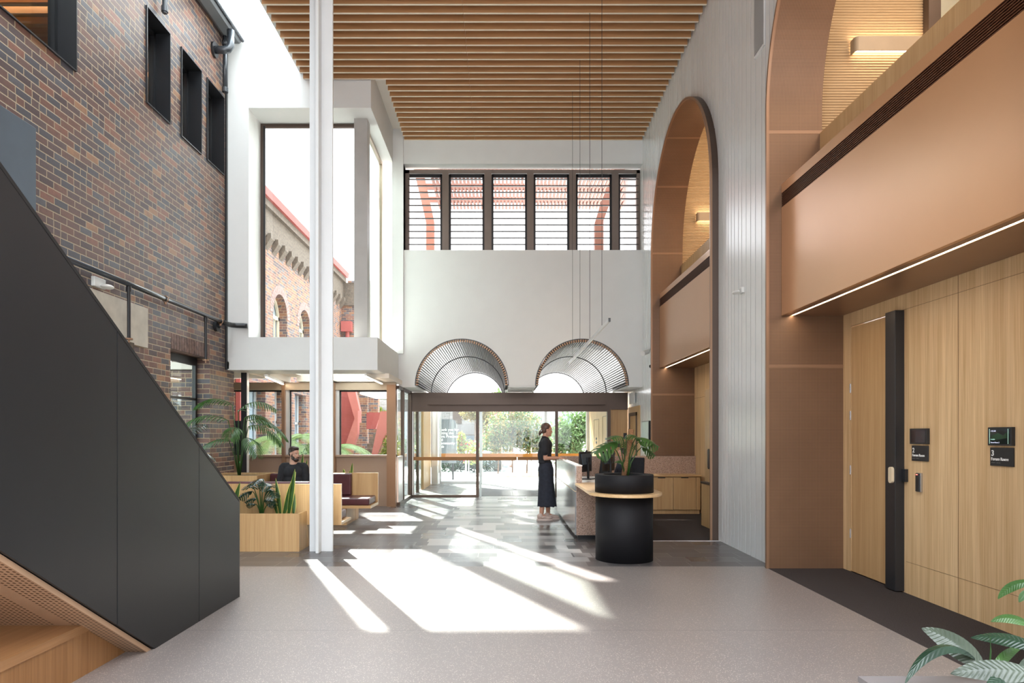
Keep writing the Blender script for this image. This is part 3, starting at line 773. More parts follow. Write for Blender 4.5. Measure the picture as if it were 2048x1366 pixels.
t = thing('wall_sensor', 'small white sensor light on the brick above the concrete lintel', 'sensor', (-4.98, 8.6, 3.34))
MB().box(-5.048, -5.0, 8.38, 8.62, 3.34, 3.46).build('box', 'white_metal', t, bevel=0.008)
MB().ell((-4.95, 8.56, 3.365), (0.07, 0.10, 0.03)).build('lens', 'white_metal', t, smooth=True)

# gutter and downpipes at the top of the brick wall
t = thing('roof_gutter', 'grey metal gutter along the top of the brick wall', 'gutter', (-4.85, 6, 8.6))
MB().prism([(-5.05, 8.80), (-5.05, 8.72), (-4.97, 8.66), (-4.80, 8.66), (-4.76, 8.70), (-4.76, 8.86), (-5.05, 8.86)], 'y', 4.0, 12.48).build('gutter_trough', 'gutter', t)
MB().tube([(-4.74, 4.0, 8.72), (-4.74, 12.48, 8.72)], 0.035, 10).build('roll_edge', 'pipe', t)
t = thing('downpipe', 'black cast iron downpipe beside the white corner', 'pipe', (-4.95, 12.3, 6.8))
MB().cyl((-4.97, 12.25, 7.72), (-4.97, 12.25, 8.66), 0.04).cyl((-4.97, 12.25, 8.5), (-4.97, 12.25, 8.58), 0.055).build('pipe_run', 'pipe', t, smooth=True)
MB().cyl((-4.97, 12.25, 7.66), (-4.97, 12.25, 7.74), 0.055).build('collar', 'pipe', t)
t = thing('overflow_elbow', 'thick black elbow pipe coming out of the brick under the gutter', 'pipe', (-4.9, 12.0, 8.2))
MB().tube([(-5.04, 11.95, 8.25), (-4.86, 11.95, 8.25), (-4.80, 11.97, 8.27), (-4.77, 12.0, 8.34), (-4.77, 12.0, 8.62)], 0.065, 14).build('pipe_run', 'pipe', t, smooth=True)
MB().cyl((-5.047, 11.95, 8.25), (-5.01, 11.95, 8.25), 0.13, n=20).build('flange', 'black', t)
t = thing('downpipe', 'short black pipe hanging above the nearest small window', 'pipe', (-4.97, 10.2, 7.7))
MB().cyl((-4.97, 10.06, 7.72), (-4.97, 10.06, 8.66), 0.035).cyl((-4.97, 10.06, 7.74), (-4.97, 10.06, 7.82), 0.05).build('pipe_run', 'pipe', t)

# ------------------------------------------------------------------ staircase
SX = -2.44; SL = 0.6365
def ztop(y): return 0.88+SL*(6.34-y)
def zbot(y): return max(0.0, SL*(4.80-y))
t = thing('staircase', 'charcoal metal staircase rising toward the viewer on the left', 'staircase', (-3.6, 4.5, 0))
g = 0.004
def panel(y0, y1):
    ys = [y0]+([4.80] if y0 < 4.80 < y1 else [])+[y1]
    poly = [(y, zbot(y)) for y in ys]+[(y1, ztop(y1)), (y0, ztop(y0))]
    return MB().prism(poly, 'x', SX-0.02, SX).build('side_panel', 'panel_dark', t, bevel=0.0015)
panel(5.50+g, 6.34); panel(4.33+g, 5.50-g); panel(2.3+g, 4.33-g); panel(0.6, 2.3-g)
MB().prism([(0.6, zbot(0.6)+0.01), (4.80, 0.01), (6.32, 0.01), (6.32, ztop(6.32)-0.005), (0.6, ztop(0.6)-0.005)], 'x', SX-0.10, SX-0.021).build('balustrade_core', 'black_matt', t)
MB().prism([(6.345, 0.88), (6.345, 0.875+0.03), (0.6, ztop(0.6)+0.028), (0.6, ztop(0.6))], 'x', SX-0.105, SX+0.001).build('top_rail', 'black_matt', t)
MB().box(SX-0.10, SX, 6.34, 6.352, 0, 0.90).build('end_plate', 'black', t)
MB().prism([(0.6, zbot(0.6)), (4.8, 0), (6.3, 0), (6.3, ztop(6.3)-0.2), (0.6, ztop(0.6)-0.2)], 'x', -5.0, -4.93).build('wall_string', 'black_matt', t)
for k in range(20):
    z = 0.172*(k+1); y = 6.2-0.27*k
    if y < 0.9: break
    MB().box(-4.92, SX-0.11, y-0.29, y, z-0.04, z).box(-4.92, SX-0.11, y-0.02, y, z-0.172, z-0.04).build('tread', 'concrete', t)
MB().prism([(0.6, zbot(0.6)), (4.79, 0.0), (4.73, 0.0), (0.6, zbot(0.6)-0.03)], 'x', -4.93, SX-0.021).build('soffit', 'perf_soffit', t)
# timber platform tucked under the stair
def under(z): return 4.74-z/SL
t = thing('timber_platform', 'brown timber platform tucked under the staircase', 'platform', (-3.8, 2.5, 0))
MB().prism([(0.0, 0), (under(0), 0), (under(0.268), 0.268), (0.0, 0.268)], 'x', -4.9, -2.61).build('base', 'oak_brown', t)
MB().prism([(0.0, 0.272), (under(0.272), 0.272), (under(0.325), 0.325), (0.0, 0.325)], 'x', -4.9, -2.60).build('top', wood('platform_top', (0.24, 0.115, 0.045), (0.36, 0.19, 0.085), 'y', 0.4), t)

# ------------------------------------------------------------------ white volume with corner window
BY = 12.5
struct(MB().box(BX, -4.64, BY, 13.2, 2.70, 8.72), 'wall_back', 'white')
struct(MB().box(-4.64, -2.40, BY, 13.2, 7.5, 8.72).box(-2.70, -2.40, 13.2, 15.05, 7.5, 8.4), 'wall_back', 'white')
struct(MB().box(-4.64, -2.28, BY, 13.3, 2.70, 3.30).box(-2.66, -2.28, 13.3, 15.05, 2.70, 3.30), 'wall_back', 'white')
struct(MB().box(-2.42, -2.17, 15.0, 15.4, 3.30, 8.4), 'wall_back', 'white')
struct(MB().box(BX+0.001, BX+0.03, 12.44, 12.52, 2.7, 8.7), 'trim_15', 'black')
t = thing('window_6', 'tall corner window high in the white wall, looking to the brick courtyard', 'window', (-3.6, 13.15, 3.3), kind='structure')
mb = MB().box(-4.638, -4.58, 13.12, 13.19, 3.31, 7.49).box(-4.58, -2.80, 13.12, 13.19, 7.43, 7.49).box(-4.58, -2.80, 13.12, 13.19, 3.31, 3.33)
mb.build('window_frame', 'bronze_dark', t)
MB().box(-4.58, -4.545, 13.10, 13.12, 3.31, 7.44).build('glazing_bead', 'black_matt', t)
MB().box(-4.58, -2.80, 13.15, 13.16, 3.33, 7.43).build('pane', 'glass', t)
MB().box(-2.80, -2.55, 12.92, 13.17, 3.30, 7.5).build('corner_post', plain('grey_post_paint', (0.42, 0.40, 0.38), 0.4), t)
mb = MB().box(-2.69, -2.62, 14.93, 15.04, 3.31, 7.49).box(-2.69, -2.62, 13.17, 14.93, 7.43, 7.49).box(-2.69, -2.62, 13.17, 14.93, 3.31, 3.34)
mb.build('window_frame', 'beige_frame', t)
MB().box(-2.66, -2.65, 13.17, 14.93, 3.34, 7.43).build('pane', 'glass_green', t)

# ------------------------------------------------------------------ entrance wall (Y = 15.05)
VY = 15.05; VR = 1.02; VZ = 2.60; VC = (-0.887, 1.764)
mb = wall(MB(), 'y', VY, VY+0.30, -2.28, WX, VZ, 8.4, [('a', c-VR, c+VR, VZ-0.001, VZ) for c in VC]+[('r', -2.17, WX-0.001, 5.59, 7.49)])
struct(mb, 'wall_far', 'white')
xs = [-2.28, VC[0]-VR, VC[0]+VR, VC[1]-VR, VC[1]+VR, WX]
mb = MB()
for i in (0, 2, 4): mb.box(xs[i], xs[i+1], VY+0.01, 17.2, VZ-0.03, VZ+0.12)
struct(mb, 'ceiling', 'white')
# clerestory with louvres
t = thing('window_7', 'wide clerestory window of dark louvre bays over the entrance wall', 'window', (0.5, 15.4, 5.6), kind='structure')
WYc = 15.36
mb = MB().box(-2.17, -2.08, WYc-0.06, WYc+0.04, 5.59, 7.45).box(-2.17, 3.09, WYc-0.06, WYc+0.04, 7.38, 7.46).box(3.02, 3.09, WYc-0.06, WYc+0.04, 5.59, 7.45)
X = lambda px, Y=WYc: (px-1004)*Y/1365
bays = [(815, 884), (899, 968), (984, 1053), (1068, 1137), (1152, 1222), (1237, 1278)]
for (a, b), (c, d_) in zip(bays, bays[1:]): mb.box(X(b)+0.01, X(c)-0.01, WYc-0.08, WYc+0.04, 5.59, 7.42)
mb.build('window_frame', plain('brown_louvre_frame', (0.21, 0.165, 0.14), 0.4, 0.2), t)
for a, b in bays:
    fr = MB(); xa, xb = X(a), X(b)
    fr.box(xa-0.02, xa+0.035, WYc-0.03, WYc+0.02, 5.59, 7.36).box(xb-0.035, xb+0.02, WYc-0.03, WYc+0.02, 5.59, 7.36).box(xa, xb, WYc-0.03, WYc+0.02, 7.30, 7.37)
    bay = fr.build('louvre_bay', 'black', t)
    mb = MB()
    for k in range(12):
        z = 5.64+k*0.1465
        mb.prism([(WYc-0.065, z-0.014), (WYc-0.065, z+0.005), (WYc+0.095, z+0.041), (WYc+0.095, z+0.022)], 'x', xa+0.02, xb-0.02)
    mb.build('louvre_blades', 'louvre', bay)

# white cruciform column
t = thing('steel_column', 'tall white painted cross-shaped steel column in the middle left', 'column', (-2.34, 8.84, 0))
MB().box(-2.49, -2.19, 8.83, 8.87, 0, 8.3).build('column_plate', 'white_steel', t, bevel=0.003)
MB().box(-2.375, -2.335, 8.69, 8.83, 0, 8.3).box(-2.375, -2.335, 8.87, 9.01, 0, 8.3).build('column_fin', 'white_steel', t, bevel=0.003)

# ------------------------------------------------------------------ ceiling
struct(MB().box(-3.66, WX+0.15, 1.0, 12.55, 8.24, 8.40).box(-2.40, WX+0.15, 12.55, 15.35, 8.24, 8.40), 'ceiling', 'ceil')
struct(MB().box(-3.72, -3.64, -3.0, 12.5, 8.17, 8.75), 'ceiling', 'white')
t = thing('slatted_ceiling', 'ceiling of long oak slats across the hall above the entrance', 'ceiling', (-0.3, 9, 8.0))
proto = {}
yk = 15.04; k = 0
while yk > 2.5:
    x0 = -3.62 if yk < 12.52 else -2.15
    key = x0
    if key not in proto:
        o = MB().box(x0, -0.602, yk-0.04, yk, 8.0, 8.17).box(-0.598, 3.085, yk-0.04, yk, 8.0, 8.17).build('slat', 'slat', t)
        o.data.materials.append(M['slat_edge'])
        for p in o.data.polygons:
            if p.normal.z < -0.5: p.material_index = 1
        proto[key] = (o, yk)
    else:
        o, y0_ = proto[key]; c = o.copy(); COL.objects.link(c); c.location = (0, yk-y0_, 0); c.parent = t
    yk -= 0.2145; k += 1
solo(MB().box(-3.2, -2.95, 12.08, 12.24, 8.175, 8.235), 'ceiling_device', 'white_metal', 'small pale fitting tucked above the slats by the column', 'ceiling fitting')
# skylight strip
t = thing('window_8', 'long glass skylight between the slats and the brick wall', 'skylight', (-4.35, 5, 8.8), kind='structure')
MB().box(-5.05, -3.66, -3.0, 12.6, 8.90, 8.915).build('pane', 'glass', t)
mb = MB()
for y in (-0.5, 2.5, 5.5): mb.box(-5.05, -3.66, y-0.03, y+0.03, 8.86, 8.95)
mb.build('window_frame', 'white', t)
# white parapet of the old building seen through the skylight

# walls behind the camera: half-height wall, glass over it (never in view)


# ------------------------------------------------------------------ lounge
LY = 14.5
struct(MB().box(-6.3, -2.43, LY, LY+0.15, 0, 1.05), 'wall_lounge', 'bronze_wall')
struct(MB().box(-6.3, -2.24, LY-0.10, LY+0.02, 2.46, 2.62), 'trim_16', 'beige_frame')
struct(MB().box(-6.3, -2.24, LY-0.06, LY+0.1, 1.05, 1.09), 'trim_17', 'bronze_wall')
t = thing('window_9', 'row of lounge windows looking into the fern courtyard', 'window', (-4, 14.55, 1.09), kind='structure')
for xm in (-4.57, -3.51):
    MB().box(xm-0.075, xm-0.005, LY-0.12, LY+0.02, 0.0, 2.62).build('mullion', 'bronze', t)
    MB().box(xm-0.005, xm+0.06, LY-0.04, LY+0.06, 1.05, 2.50).build('window_frame', 'alu', t)
mb = MB()
for xa, xb in ((-6.2, -4.645), (-4.51, -3.585), (-3.45, -2.43)):
    mb.box(xa, xb, LY+0.02, LY+0.05, 2.43, 2.47).box(xa, xa+0.025, LY+0.02, LY+0.05, 1.09, 2.45)
    MB().box(xa, xb, LY+0.03, LY+0.04, 1.09, 2.45).build('pane', 'glass', t)
mb.build('glazing_bead', 'black_matt', t)
struct(MB().box(-2.43, -2.24, LY-0.12, LY+0.08, 0, 2.57), 'trim_18', 'bronze')
# lounge roof: rafters, one solid strip, glass between
struct(MB().box(-6.3, -5.0, 12.5, 14.65, 2.72, 2.85).box(-5.05, -4.2, 13.3, 14.65, 2.75, 2.85).box(-2.66, -2.2, 13.3, 15.05, 2.62, 2.71), 'ceiling', 'ceil')
mb = MB()
for xm in (-4.58, -3.52): mb.box(xm-0.06, xm+0.06, 13.3, 14.6, 2.63, 2.78)
mb.box(-4.3, -2.66, 14.3, 14.6, 2.63, 2.80)
struct(mb, 'ceiling', 'ceil')
t = thing('window_10', None, None, (-3.4, 13.9, 2.82), kind='structure')
MB().box(-4.2, -2.66, 13.3, 14.65, 2.81, 2.82).build('pane', 'glass', t)
def led(p0, p1, label):
    d_ = (Vector(p1)-Vector(p0)).normalized(); s_ = d_.cross(Vector((0, 0, 1)))*0.015
    p0 = Vector(p0); p1 = Vector(p1)
    t = thing('linear_light', label, 'light', tuple((p0+p1)/2), 'linear lights in the lounge ceiling')
    for nm, z0, z1, w, mt in (('light_tube', -0.012, 0.0, 1.0, 'led'), ('housing', 0.0, 0.045, 1.25, 'white_metal')):
        vs = [p0-s_*w, p0+s_*w, p1+s_*w, p1-s_*w]
        MB().add([q+Vector((0, 0, z0)) for q in vs]+[q+Vector((0, 0, z1)) for q in vs], [(0,3,2,1),(4,5,6,7),(0,1,5,4),(1,2,6,5),(2,3,7,6),(3,0,4,7)]).build(nm, mt, t)
led((-4.36, 12.62, 2.585), (-4.585, 14.3, 2.575), 'thin glowing strip light under the lounge ceiling, left of the white column')
led((-2.52, 12.6, 2.60), (-2.48, 14.1, 2.57), 'thin glowing strip light under the lounge ceiling, right of the white column')
t = thing('black_post', 'slim black square post beside the brick pier in the lounge', 'post', (-4.92, 13.1, 0))
MB().box(-4.985, -4.88, 13.04, 13.14, 0, 2.72).build('post_shaft', 'black', t)
MB().box(-4.878, -4.868, 13.04, 13.14, 0, 2.72).build('cover_strip', 'alu', t)
t = thing('wall_cabinet', 'black wall cabinet fixed behind the slim black post', 'cabinet', (-5.15, 13.1, 1.1))
MB().box(-5.30, -4.99, 12.95, 13.15, 1.13, 1.78).build('cabinet_body', 'black', t)
MB().box(-5.12, -5.05, 12.945, 12.95, 1.62, 1.66).build('badge', 'bronze', t)
t = thing('power_outlet', 'small wall plate with a green light on the taupe wall', 'power outlet', (-5.58, 14.49, 0.87))
MB().box(-5.64, -5.53, 14.485, 14.499, 0.86, 0.99).build('plate', 'bronze_wall', t, bevel=0.003)
MB().cyl((-5.61+0.03, 14.486, 0.935), (-5.61+0.03, 14.475, 0.935), 0.016).build('indicator', emis('green_lamp', (0.02, 0.8, 0.25), 1.2), t)

# side glass wall between lounge and door wall
t = thing('window_11', 'side glass wall between the bronze column and the entrance doors', 'window', (-2.24, 15.6, 0), kind='structure')
mb = MB().box(-2.27, -2.19, 15.27, 15.35, 0, 2.57).box(-2.27, -2.19, 16.48, 16.60, 0, 2.57).box(-2.26, -2.20, 14.6, 16.5, 2.50, 2.57).box(-2.27, -2.18, 14.6, 16.5, 0.0, 0.07)
mb.build('window_frame', 'bronze_dark', t)
MB().box(-2.25, -2.21, 14.6, 15.27, 0.07, 1.05).build('lower_panel', 'alu', t)
MB().box(-2.235, -2.225, 14.6, 15.27, 1.05, 2.5).build('pane', 'glass_green', t)
MB().box(-2.235, -2.225, 15.35, 16.48, 0.07, 2.5).build('pane', 'glass_green', t)

# ------------------------------------------------------------------ entrance doors
DY = 16.55
struct(MB().box(-2.22, 3.05, DY, DY+0.25, 2.13, 2.54), 'trim_19', 'bronze_dark')
t = thing('door_4', 'bronze framed automatic sliding glass entrance doors', 'door', (0.2, DY, 0), kind='structure')
MB().box(-1.80, 2.5, DY-0.14, DY, 2.24, 2.40).build('operator_box', 'bronze_dark', t)
mb = MB().box(-2.24, -2.17, DY-0.02, DY+0.10, 0, 2.13).box(-0.63, -0.56, DY-0.02, DY+0.08, 0, 2.08).box(1.29, 1.36, DY-0.02, DY+0.08, 0, 2.08).box(2.55, 2.63, DY-0.02, DY+0.10, 0, 2.13)
mb.box(-2.17, -0.63, DY-0.02, DY+0.08, 0, 0.06).box(1.36, 2.55, DY-0.02, DY+0.08, 0, 0.06).box(-2.17, 2.55, DY-0.021, DY+0.08, 2.08, 2.13)
mb.build('door_frame', 'bronze_dark', t)
MB().box(-0.55, -0.50, DY+0.10, DY+0.14, 0, 2.1).box(-2.17, -2.15, DY-0.03, DY-0.02, 0.06, 2.08).build('door_stile', 'alu', t)
for xa, xb in ((-2.17, -0.63), (-0.56, 0.36), (0.375, 1.29), (1.36, 2.55)):
    gp = MB().box(xa, xb, DY+0.03, DY+0.038, 0.06 if xb < -0.6 or xa > 1.3 else 0.01, 2.08).build('glass_panel', 'glass', t)
    MB().box(xa, xb, DY+0.022, DY+0.03, 0.895, 0.98).build('film_band', 'brown_film', gp)
OY = 21.2
t = thing('door_5', 'outer glass doors of the entry lobby, opening to the plaza', 'door', (0.2, OY, 0), kind='structure')
mb = MB().box(-1.95, -1.89, OY, OY+0.1, 0, 2.28).box(-0.68, -0.61, OY, OY+0.1, 0, 2.28).box(1.32, 1.40, OY, OY+0.1, 0, 2.28).box(2.62, 2.74, OY, OY+0.1, 0, 2.28)
mb.box(-1.95, 2.7, OY, OY+0.1, 2.25, 2.31).box(-1.9, -0.66, OY, OY+0.1, 0, 0.08)
mb.build('door_frame', 'alu', t)
for xa, xb in ((-1.89, -0.68), (-0.61, 1.32), (1.40, 2.62)):
    gp = MB().box(xa, xb, OY+0.04, OY+0.048, 0.05, 2.26).build('glass_panel', 'glass', t)
    MB().box(xa, xb, OY+0.03, OY+0.04, 0.83, 0.94).build('film_band', 'orange_film', gp)
struct(MB().box(-2.16, -1.97, OY-0.35, OY+0.1, 0, 2.3), 'trim_20', 'white')
struct(MB().box(-2.26, -2.18, 19.0, 20.9, 0.0, 2.4), 'wall_lobby', 'oak')  # oak slab added in place of brown board reflections in the lobby glass
mb = MB().box(-2.26, -2.18, 16.85, 16.95, 0, 2.4).box(-2.26, -2.18, 17.9, 18.0, 0, 2.4)
struct(mb, 'trim_21', 'bronze_dark')
mb = MB().box(-2.225, -2.215, 16.8, 19.0, 0.05, 2.4)
o = mb.build('window_12', 'glass_green'); tag(o, kind='structure')
struct(MB().box(2.70, 2.78, 16.8, 21.3, 0, 2.5), 'wall_lobby', 'oak_wall')
mb = MB()
for (ya, yb, zt) in ((17.3, 18.3, 2.0), (19.0, 20.0, 1.95)):
    mb.box(2.695, 2.7005, ya, ya+0.012, 0.1, zt).box(2.695, 2.7005, yb, yb+0.012, 0.1, zt).box(2.695, 2.7005, ya, yb, zt, zt+0.012)
struct(mb, 'trim_22', 'bronze_dark')
for k, (yy, zz, nm) in enumerate(((19.4, 1.38, 'upper sign on the far locker'), (19.4, 1.27, 'lower sign on the far locker'), (17.6, 1.38, 'top sign on the near locker'), (17.6, 1.29, 'middle sign on the near locker'), (17.6, 1.20, 'bottom sign on the near locker'))):
    solo(MB().box(2.688, 2.699, yy, yy+0.22, zz, zz+0.06), 'locker_sign', 'gutter', 'small grey %s in the entry lobby' % nm, 'sign', 'small signs on the lobby lockers')
struct(MB().box(-0.65, 1.33, 16.9, 20.6, -0.01, 0.006), 'floor', plain('entry_mat', (0.16, 0.16, 0.16), 0.95, var=0.2, vs=60))
# oak wall right of the doors, with grey framed doorway
struct(wall(MB(), 'y', 16.62, 16.8, 2.63, 3.05, 0, 2.13), 'wall_far', 'oak')
t = thing('door_6', 'oak door in a grey frame beyond the reception desk', 'door', (3.08, 15.9, 0), kind='structure')
MB().box(3.07, 3.10, 15.62, 15.70, 0, 2.02).box(3.07, 3.10, 16.45, 16.53, 0, 2.02).box(3.07, 3.10, 15.62, 16.53, 1.96, 2.04).build('door_frame', 'bronze_dark', t)
MB().box(3.085, 3.098, 15.70, 16.45, 0, 1.96).build('door_leaf', 'oak', t)
struct(MB().box(3.09, 3.0995, 15.3, 17.2, 0, 2.18), 'wall_right', 'oak')
t = thing('wall_sign', 'small black sign on the oak wall right of the entrance doors', 'sign', (2.8, 16.6, 1.25), 'small signs by the entrance')
MB().box(2.68, 2.88, 16.605, 16.618, 1.22, 1.32).build('plate', 'black', t)
mb = MB().box(2.695, 2.73, 16.602, 16.605, 1.285, 1.292).box(2.695, 2.76, 16.602, 16.605, 1.262, 1.268).box(2.695, 2.77, 16.602, 16.605, 1.248, 1.254)
mb.build('lettering', 'text', t)
t = thing('switch_plate', 'black switch plate on the oak wall by the grey framed door', 'switch', (3.08, 16.0, 1.4), 'small signs by the entrance')
MB().box(2.955, 3.035, 16.602, 16.618, 1.42, 1.56).build('plate', 'black', t)
t = thing('wall_display', 'slim digital display panel mounted on the wall by the oak door', 'display', (3.0, 14.1, 1.05))
MB().box(2.965, 3.05, 13.80, 14.5, 1.06, 1.80).build('display_body', 'black', t)
MB().box(2.960, 2.966, 13.82, 14.48, 1.08, 1.78).build('display_face', 'clear_screen', t)
MB().box(3.05, 3.10, 14.0, 14.3, 1.3, 1.5).build('wall_mount', 'black', t)
o = solo(MB().box(3.055, 3.07, 15.75, 16.4, 2.25, 2.50), 'window_13', 'white', None, None); o['kind'] = 'structure'

# ------------------------------------------------------------------ slatted barrel vaults of the canopy
for c, lab in zip(VC, ('slatted barrel vault canopy over the doors, the left of two', 'slatted barrel vault canopy over the doors, the right of two')):
    t = thing('vault_canopy', lab, 'canopy', (c, 18.7, VZ), 'barrel vaults over the entrance')
    n = 60; base = None
    for k in range(n):
        an = PI*(k+0.5)/n; q = Quaternion((0, 1, 0), -(an-PI/2))
        if base is None:
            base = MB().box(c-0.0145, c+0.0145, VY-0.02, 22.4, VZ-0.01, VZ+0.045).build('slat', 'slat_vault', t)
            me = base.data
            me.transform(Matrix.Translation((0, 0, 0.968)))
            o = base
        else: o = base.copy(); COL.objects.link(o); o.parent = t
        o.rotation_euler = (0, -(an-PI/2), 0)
    for (y, w) in ((VY-0.005, 0.02), (17.8, 0.05), (22.35, 0.05)):
        mb = MB(); m = 48; ri, ro = (1.015, 1.035) if y < 15.2 else (0.94, 0.968)
        P = [(c+ri*math.cos(PI*i/m), VZ+ri*math.sin(PI*i/m)) for i in range(m+1)]; Q = [(c+ro*math.cos(PI*i/m), VZ+ro*math.sin(PI*i/m)) for i in range(m+1)]
        for i in range(m): mb.prism([P[i], Q[i], Q[i+1], P[i+1]], 'y', y, y+w)
        mb.build('steel_rib', 'black', t)
# ------------------------------------------------------------------ reception desk
t = thing('reception_desk', 'reception desk with steel front, pink terrazzo end and pale timber ledge', 'reception desk', (1.5, 11.0, 0))
DX = 1.055
MB().box(DX, DX+0.02, 9.87, 13.2, 0.06, 0.685).build('front_panel', 'desk_metal', t)
MB().box(DX, DX+0.02, 9.87, 13.2, 0.70, 1.055).build('front_panel', 'desk_metal', t)
MB().box(DX-0.001, DX+0.02, 9.87, 13.2, 0.685, 0.70).build('inlay_strip', 'oak_edge', t)
MB().box(DX+0.02, DX+0.10, 9.86, 13.2, 0.06, 1.055).build('parapet', 'pink', t)
MB().box(DX-0.005, DX+0.105, 9.855, 13.2, 1.055, 1.072).build('counter_top', 'desk_white', t, bevel=0.002)
MB().box(DX+0.10, 1.42, 9.86, 9.95, 0.06, 0.775).build('end_panel', 'pink', t)
MB().box(DX+0.05, 1.42, 9.92, 13.15, 0, 0.06).build('kick_plate', 'black', t)
poly = [(DX, 9.85), (DX, 8.33)]
for k in range(1, 25):
    a = PI+PI*k/24; poly.append((1.495+0.445*math.cos(a), 8.33+0.52*math.sin(a)))
poly += [(1.94, 9.0), (1.94, 9.95), (DX+0.10, 9.95), (DX+0.10, 9.85)]
MB().prism(poly, 'z', 0.78, 0.815).build('ledge', 'oak_flat', t, bevel=0.004)
MB().box(DX+0.10, 1.94, 9.95, 12.05, 0.745, 0.78).build('work_surface', 'desk_white', t)
MB().box(1.90, 1.94, 9.95, 12.05, 0.0, 0.745).build('modesty_panel', 'oak', t)

t = thing('round_planter', 'black cylindrical planter rising through the reception ledge', 'planter', (1.484, 8.30, 0))
MB().lathe([(0.345, 0.0), (0.345, 0.78)], (1.484, 8.30, 0), 72).build('lower_drum', 'drum_black', t, smooth=False)
MB().lathe([(0.352, 0.815), (0.352, 1.025), (0.347, 1.03), (0.25, 1.03), (0.245, 1.02), (0.245, 0.97), (0.0, 0.97)], (1.484, 8.30, 0), 72).build('upper_drum', 'drum_black', t)
MB().lathe([(0.243, 0.96), (0.243, 0.985), (0.0, 0.99)], (1.484, 8.30, 0), 32).build('soil', 'soil', t)
for ch in children(t):
    if 'drum' in ch.name:
        for p in ch.data.polygons: p.use_smooth = len(p.vertices) == 4 and abs(p.normal.z) < 0.5

# low terrazzo wall and back cabinets
solo(MB().box(1.16, 3.845, 13.55, 13.62, 0, 1.09), 'terrazzo_screen', 'pink', 'low pink terrazzo screen wall behind the reception area', 'screen wall')
t = thing('back_counter', 'oak counter with cabinet doors against the terrazzo screen', 'cabinet', (3.0, 13.3, 0))
MB().box(2.0, 3.78, 13.04, 13.545, 0.08, 0.715).build('carcass', 'oak', t)
MB().box(2.0, 3.80, 12.98, 13.545, 0.72, 0.745).build('countertop', 'oak_x', t)
MB().box(2.0, 3.78, 13.06, 13.5, 0.0, 0.08).build('kick_plate', 'oak', t)
for xa, xb in ((2.37, 2.815), (2.82, 3.265), (3.27, 3.70)):
    dd = MB().box(xa, xb-0.004, 13.015, 13.038, 0.085, 0.70).build('door', 'oak', t)
    MB().box((xa+xb)/2-0.07, (xa+xb)/2+0.07, 13.012, 13.016, 0.685, 0.702).build('finger_pull', 'black', dd)
MB().box(3.704, 3.78, 13.015, 13.038, 0.085, 0.70).build('filler_panel', 'oak', t)
t = thing('tall_cupboard', 'tall oak cupboard with black slot handle, just inside the far arch', 'cupboard', (3.6, 10.6, 0))
MB().box(3.34, 3.845, 9.86, 11.44, 0.0, 0.70).build('lower_unit', 'oak', t)
MB().box(3.33, 3.845, 9.86, 11.46, 0.70, 0.735).build('black_shelf', 'black', t)
MB().box(3.40, 3.845, 9.86, 11.44, 0.735, 2.26).build('upper_unit', 'oak', t)
MB().prism([(11.17, 0.98), (11.20, 0.95), (11.23, 0.95), (11.26, 0.98), (11.26, 1.25), (11.23, 1.28), (11.20, 1.28), (11.17, 1.25)], 'x', 3.385, 3.40).build('handle', 'black', t)

# monitors and office chairs
def monitor(x, y, rz, label):
    t = thing('computer_monitor', label, 'monitor', (x, y, 0.78), 'monitors on the reception desk')
    q = Matrix.Translation((x, y, 0)) @ Matrix.Rotation(rz, 4, 'Z') @ Matrix.Translation((-x, -y, 0))
    def b(mb, nm, mt, **k):
        mb.v = [tuple(q @ Vector(v)) for v in mb.v]; return mb.build(nm, mt, t, **k)
    b(MB().box(x-0.27, x+0.27, y-0.012, y+0.012, 0.90, 1.235), 'housing', 'black', bevel=0.004)
    b(MB().box(x-0.262, x+0.262, y+0.012, y+0.0135, 0.91, 1.225), 'display', 'screen')
    b(MB().prism([(x-0.25, 1.20), (x+0.25, 1.20), (x+0.16, 1.02), (x-0.16, 1.02)], 'y', y-0.030, y-0.012), 'back_cover', 'steel_blue')
    b(MB().cyl((x, y-0.05, 0.79), (x, y-0.05, 1.12), 0.02).box(x-0.05, x+0.05, y-0.07, y-0.012, 1.06, 1.14), 'stand_arm', 'black')
    b(MB().box(x-0.12, x+0.12, y-0.15, y+0.05, 0.78, 0.795), 'stand_base', 'black')
    b(MB().box(x-0.03, x+0.03, y-0.03, y-0.015, 1.20, 1.26), 'webcam', 'black')
monitor(1.38, 11.3, math.radians(62), 'left-hand black monitor on the reception desk, seen from behind')
monitor(1.80, 11.6, math.radians(58), 'right-hand black monitor on the reception desk, seen from behind')

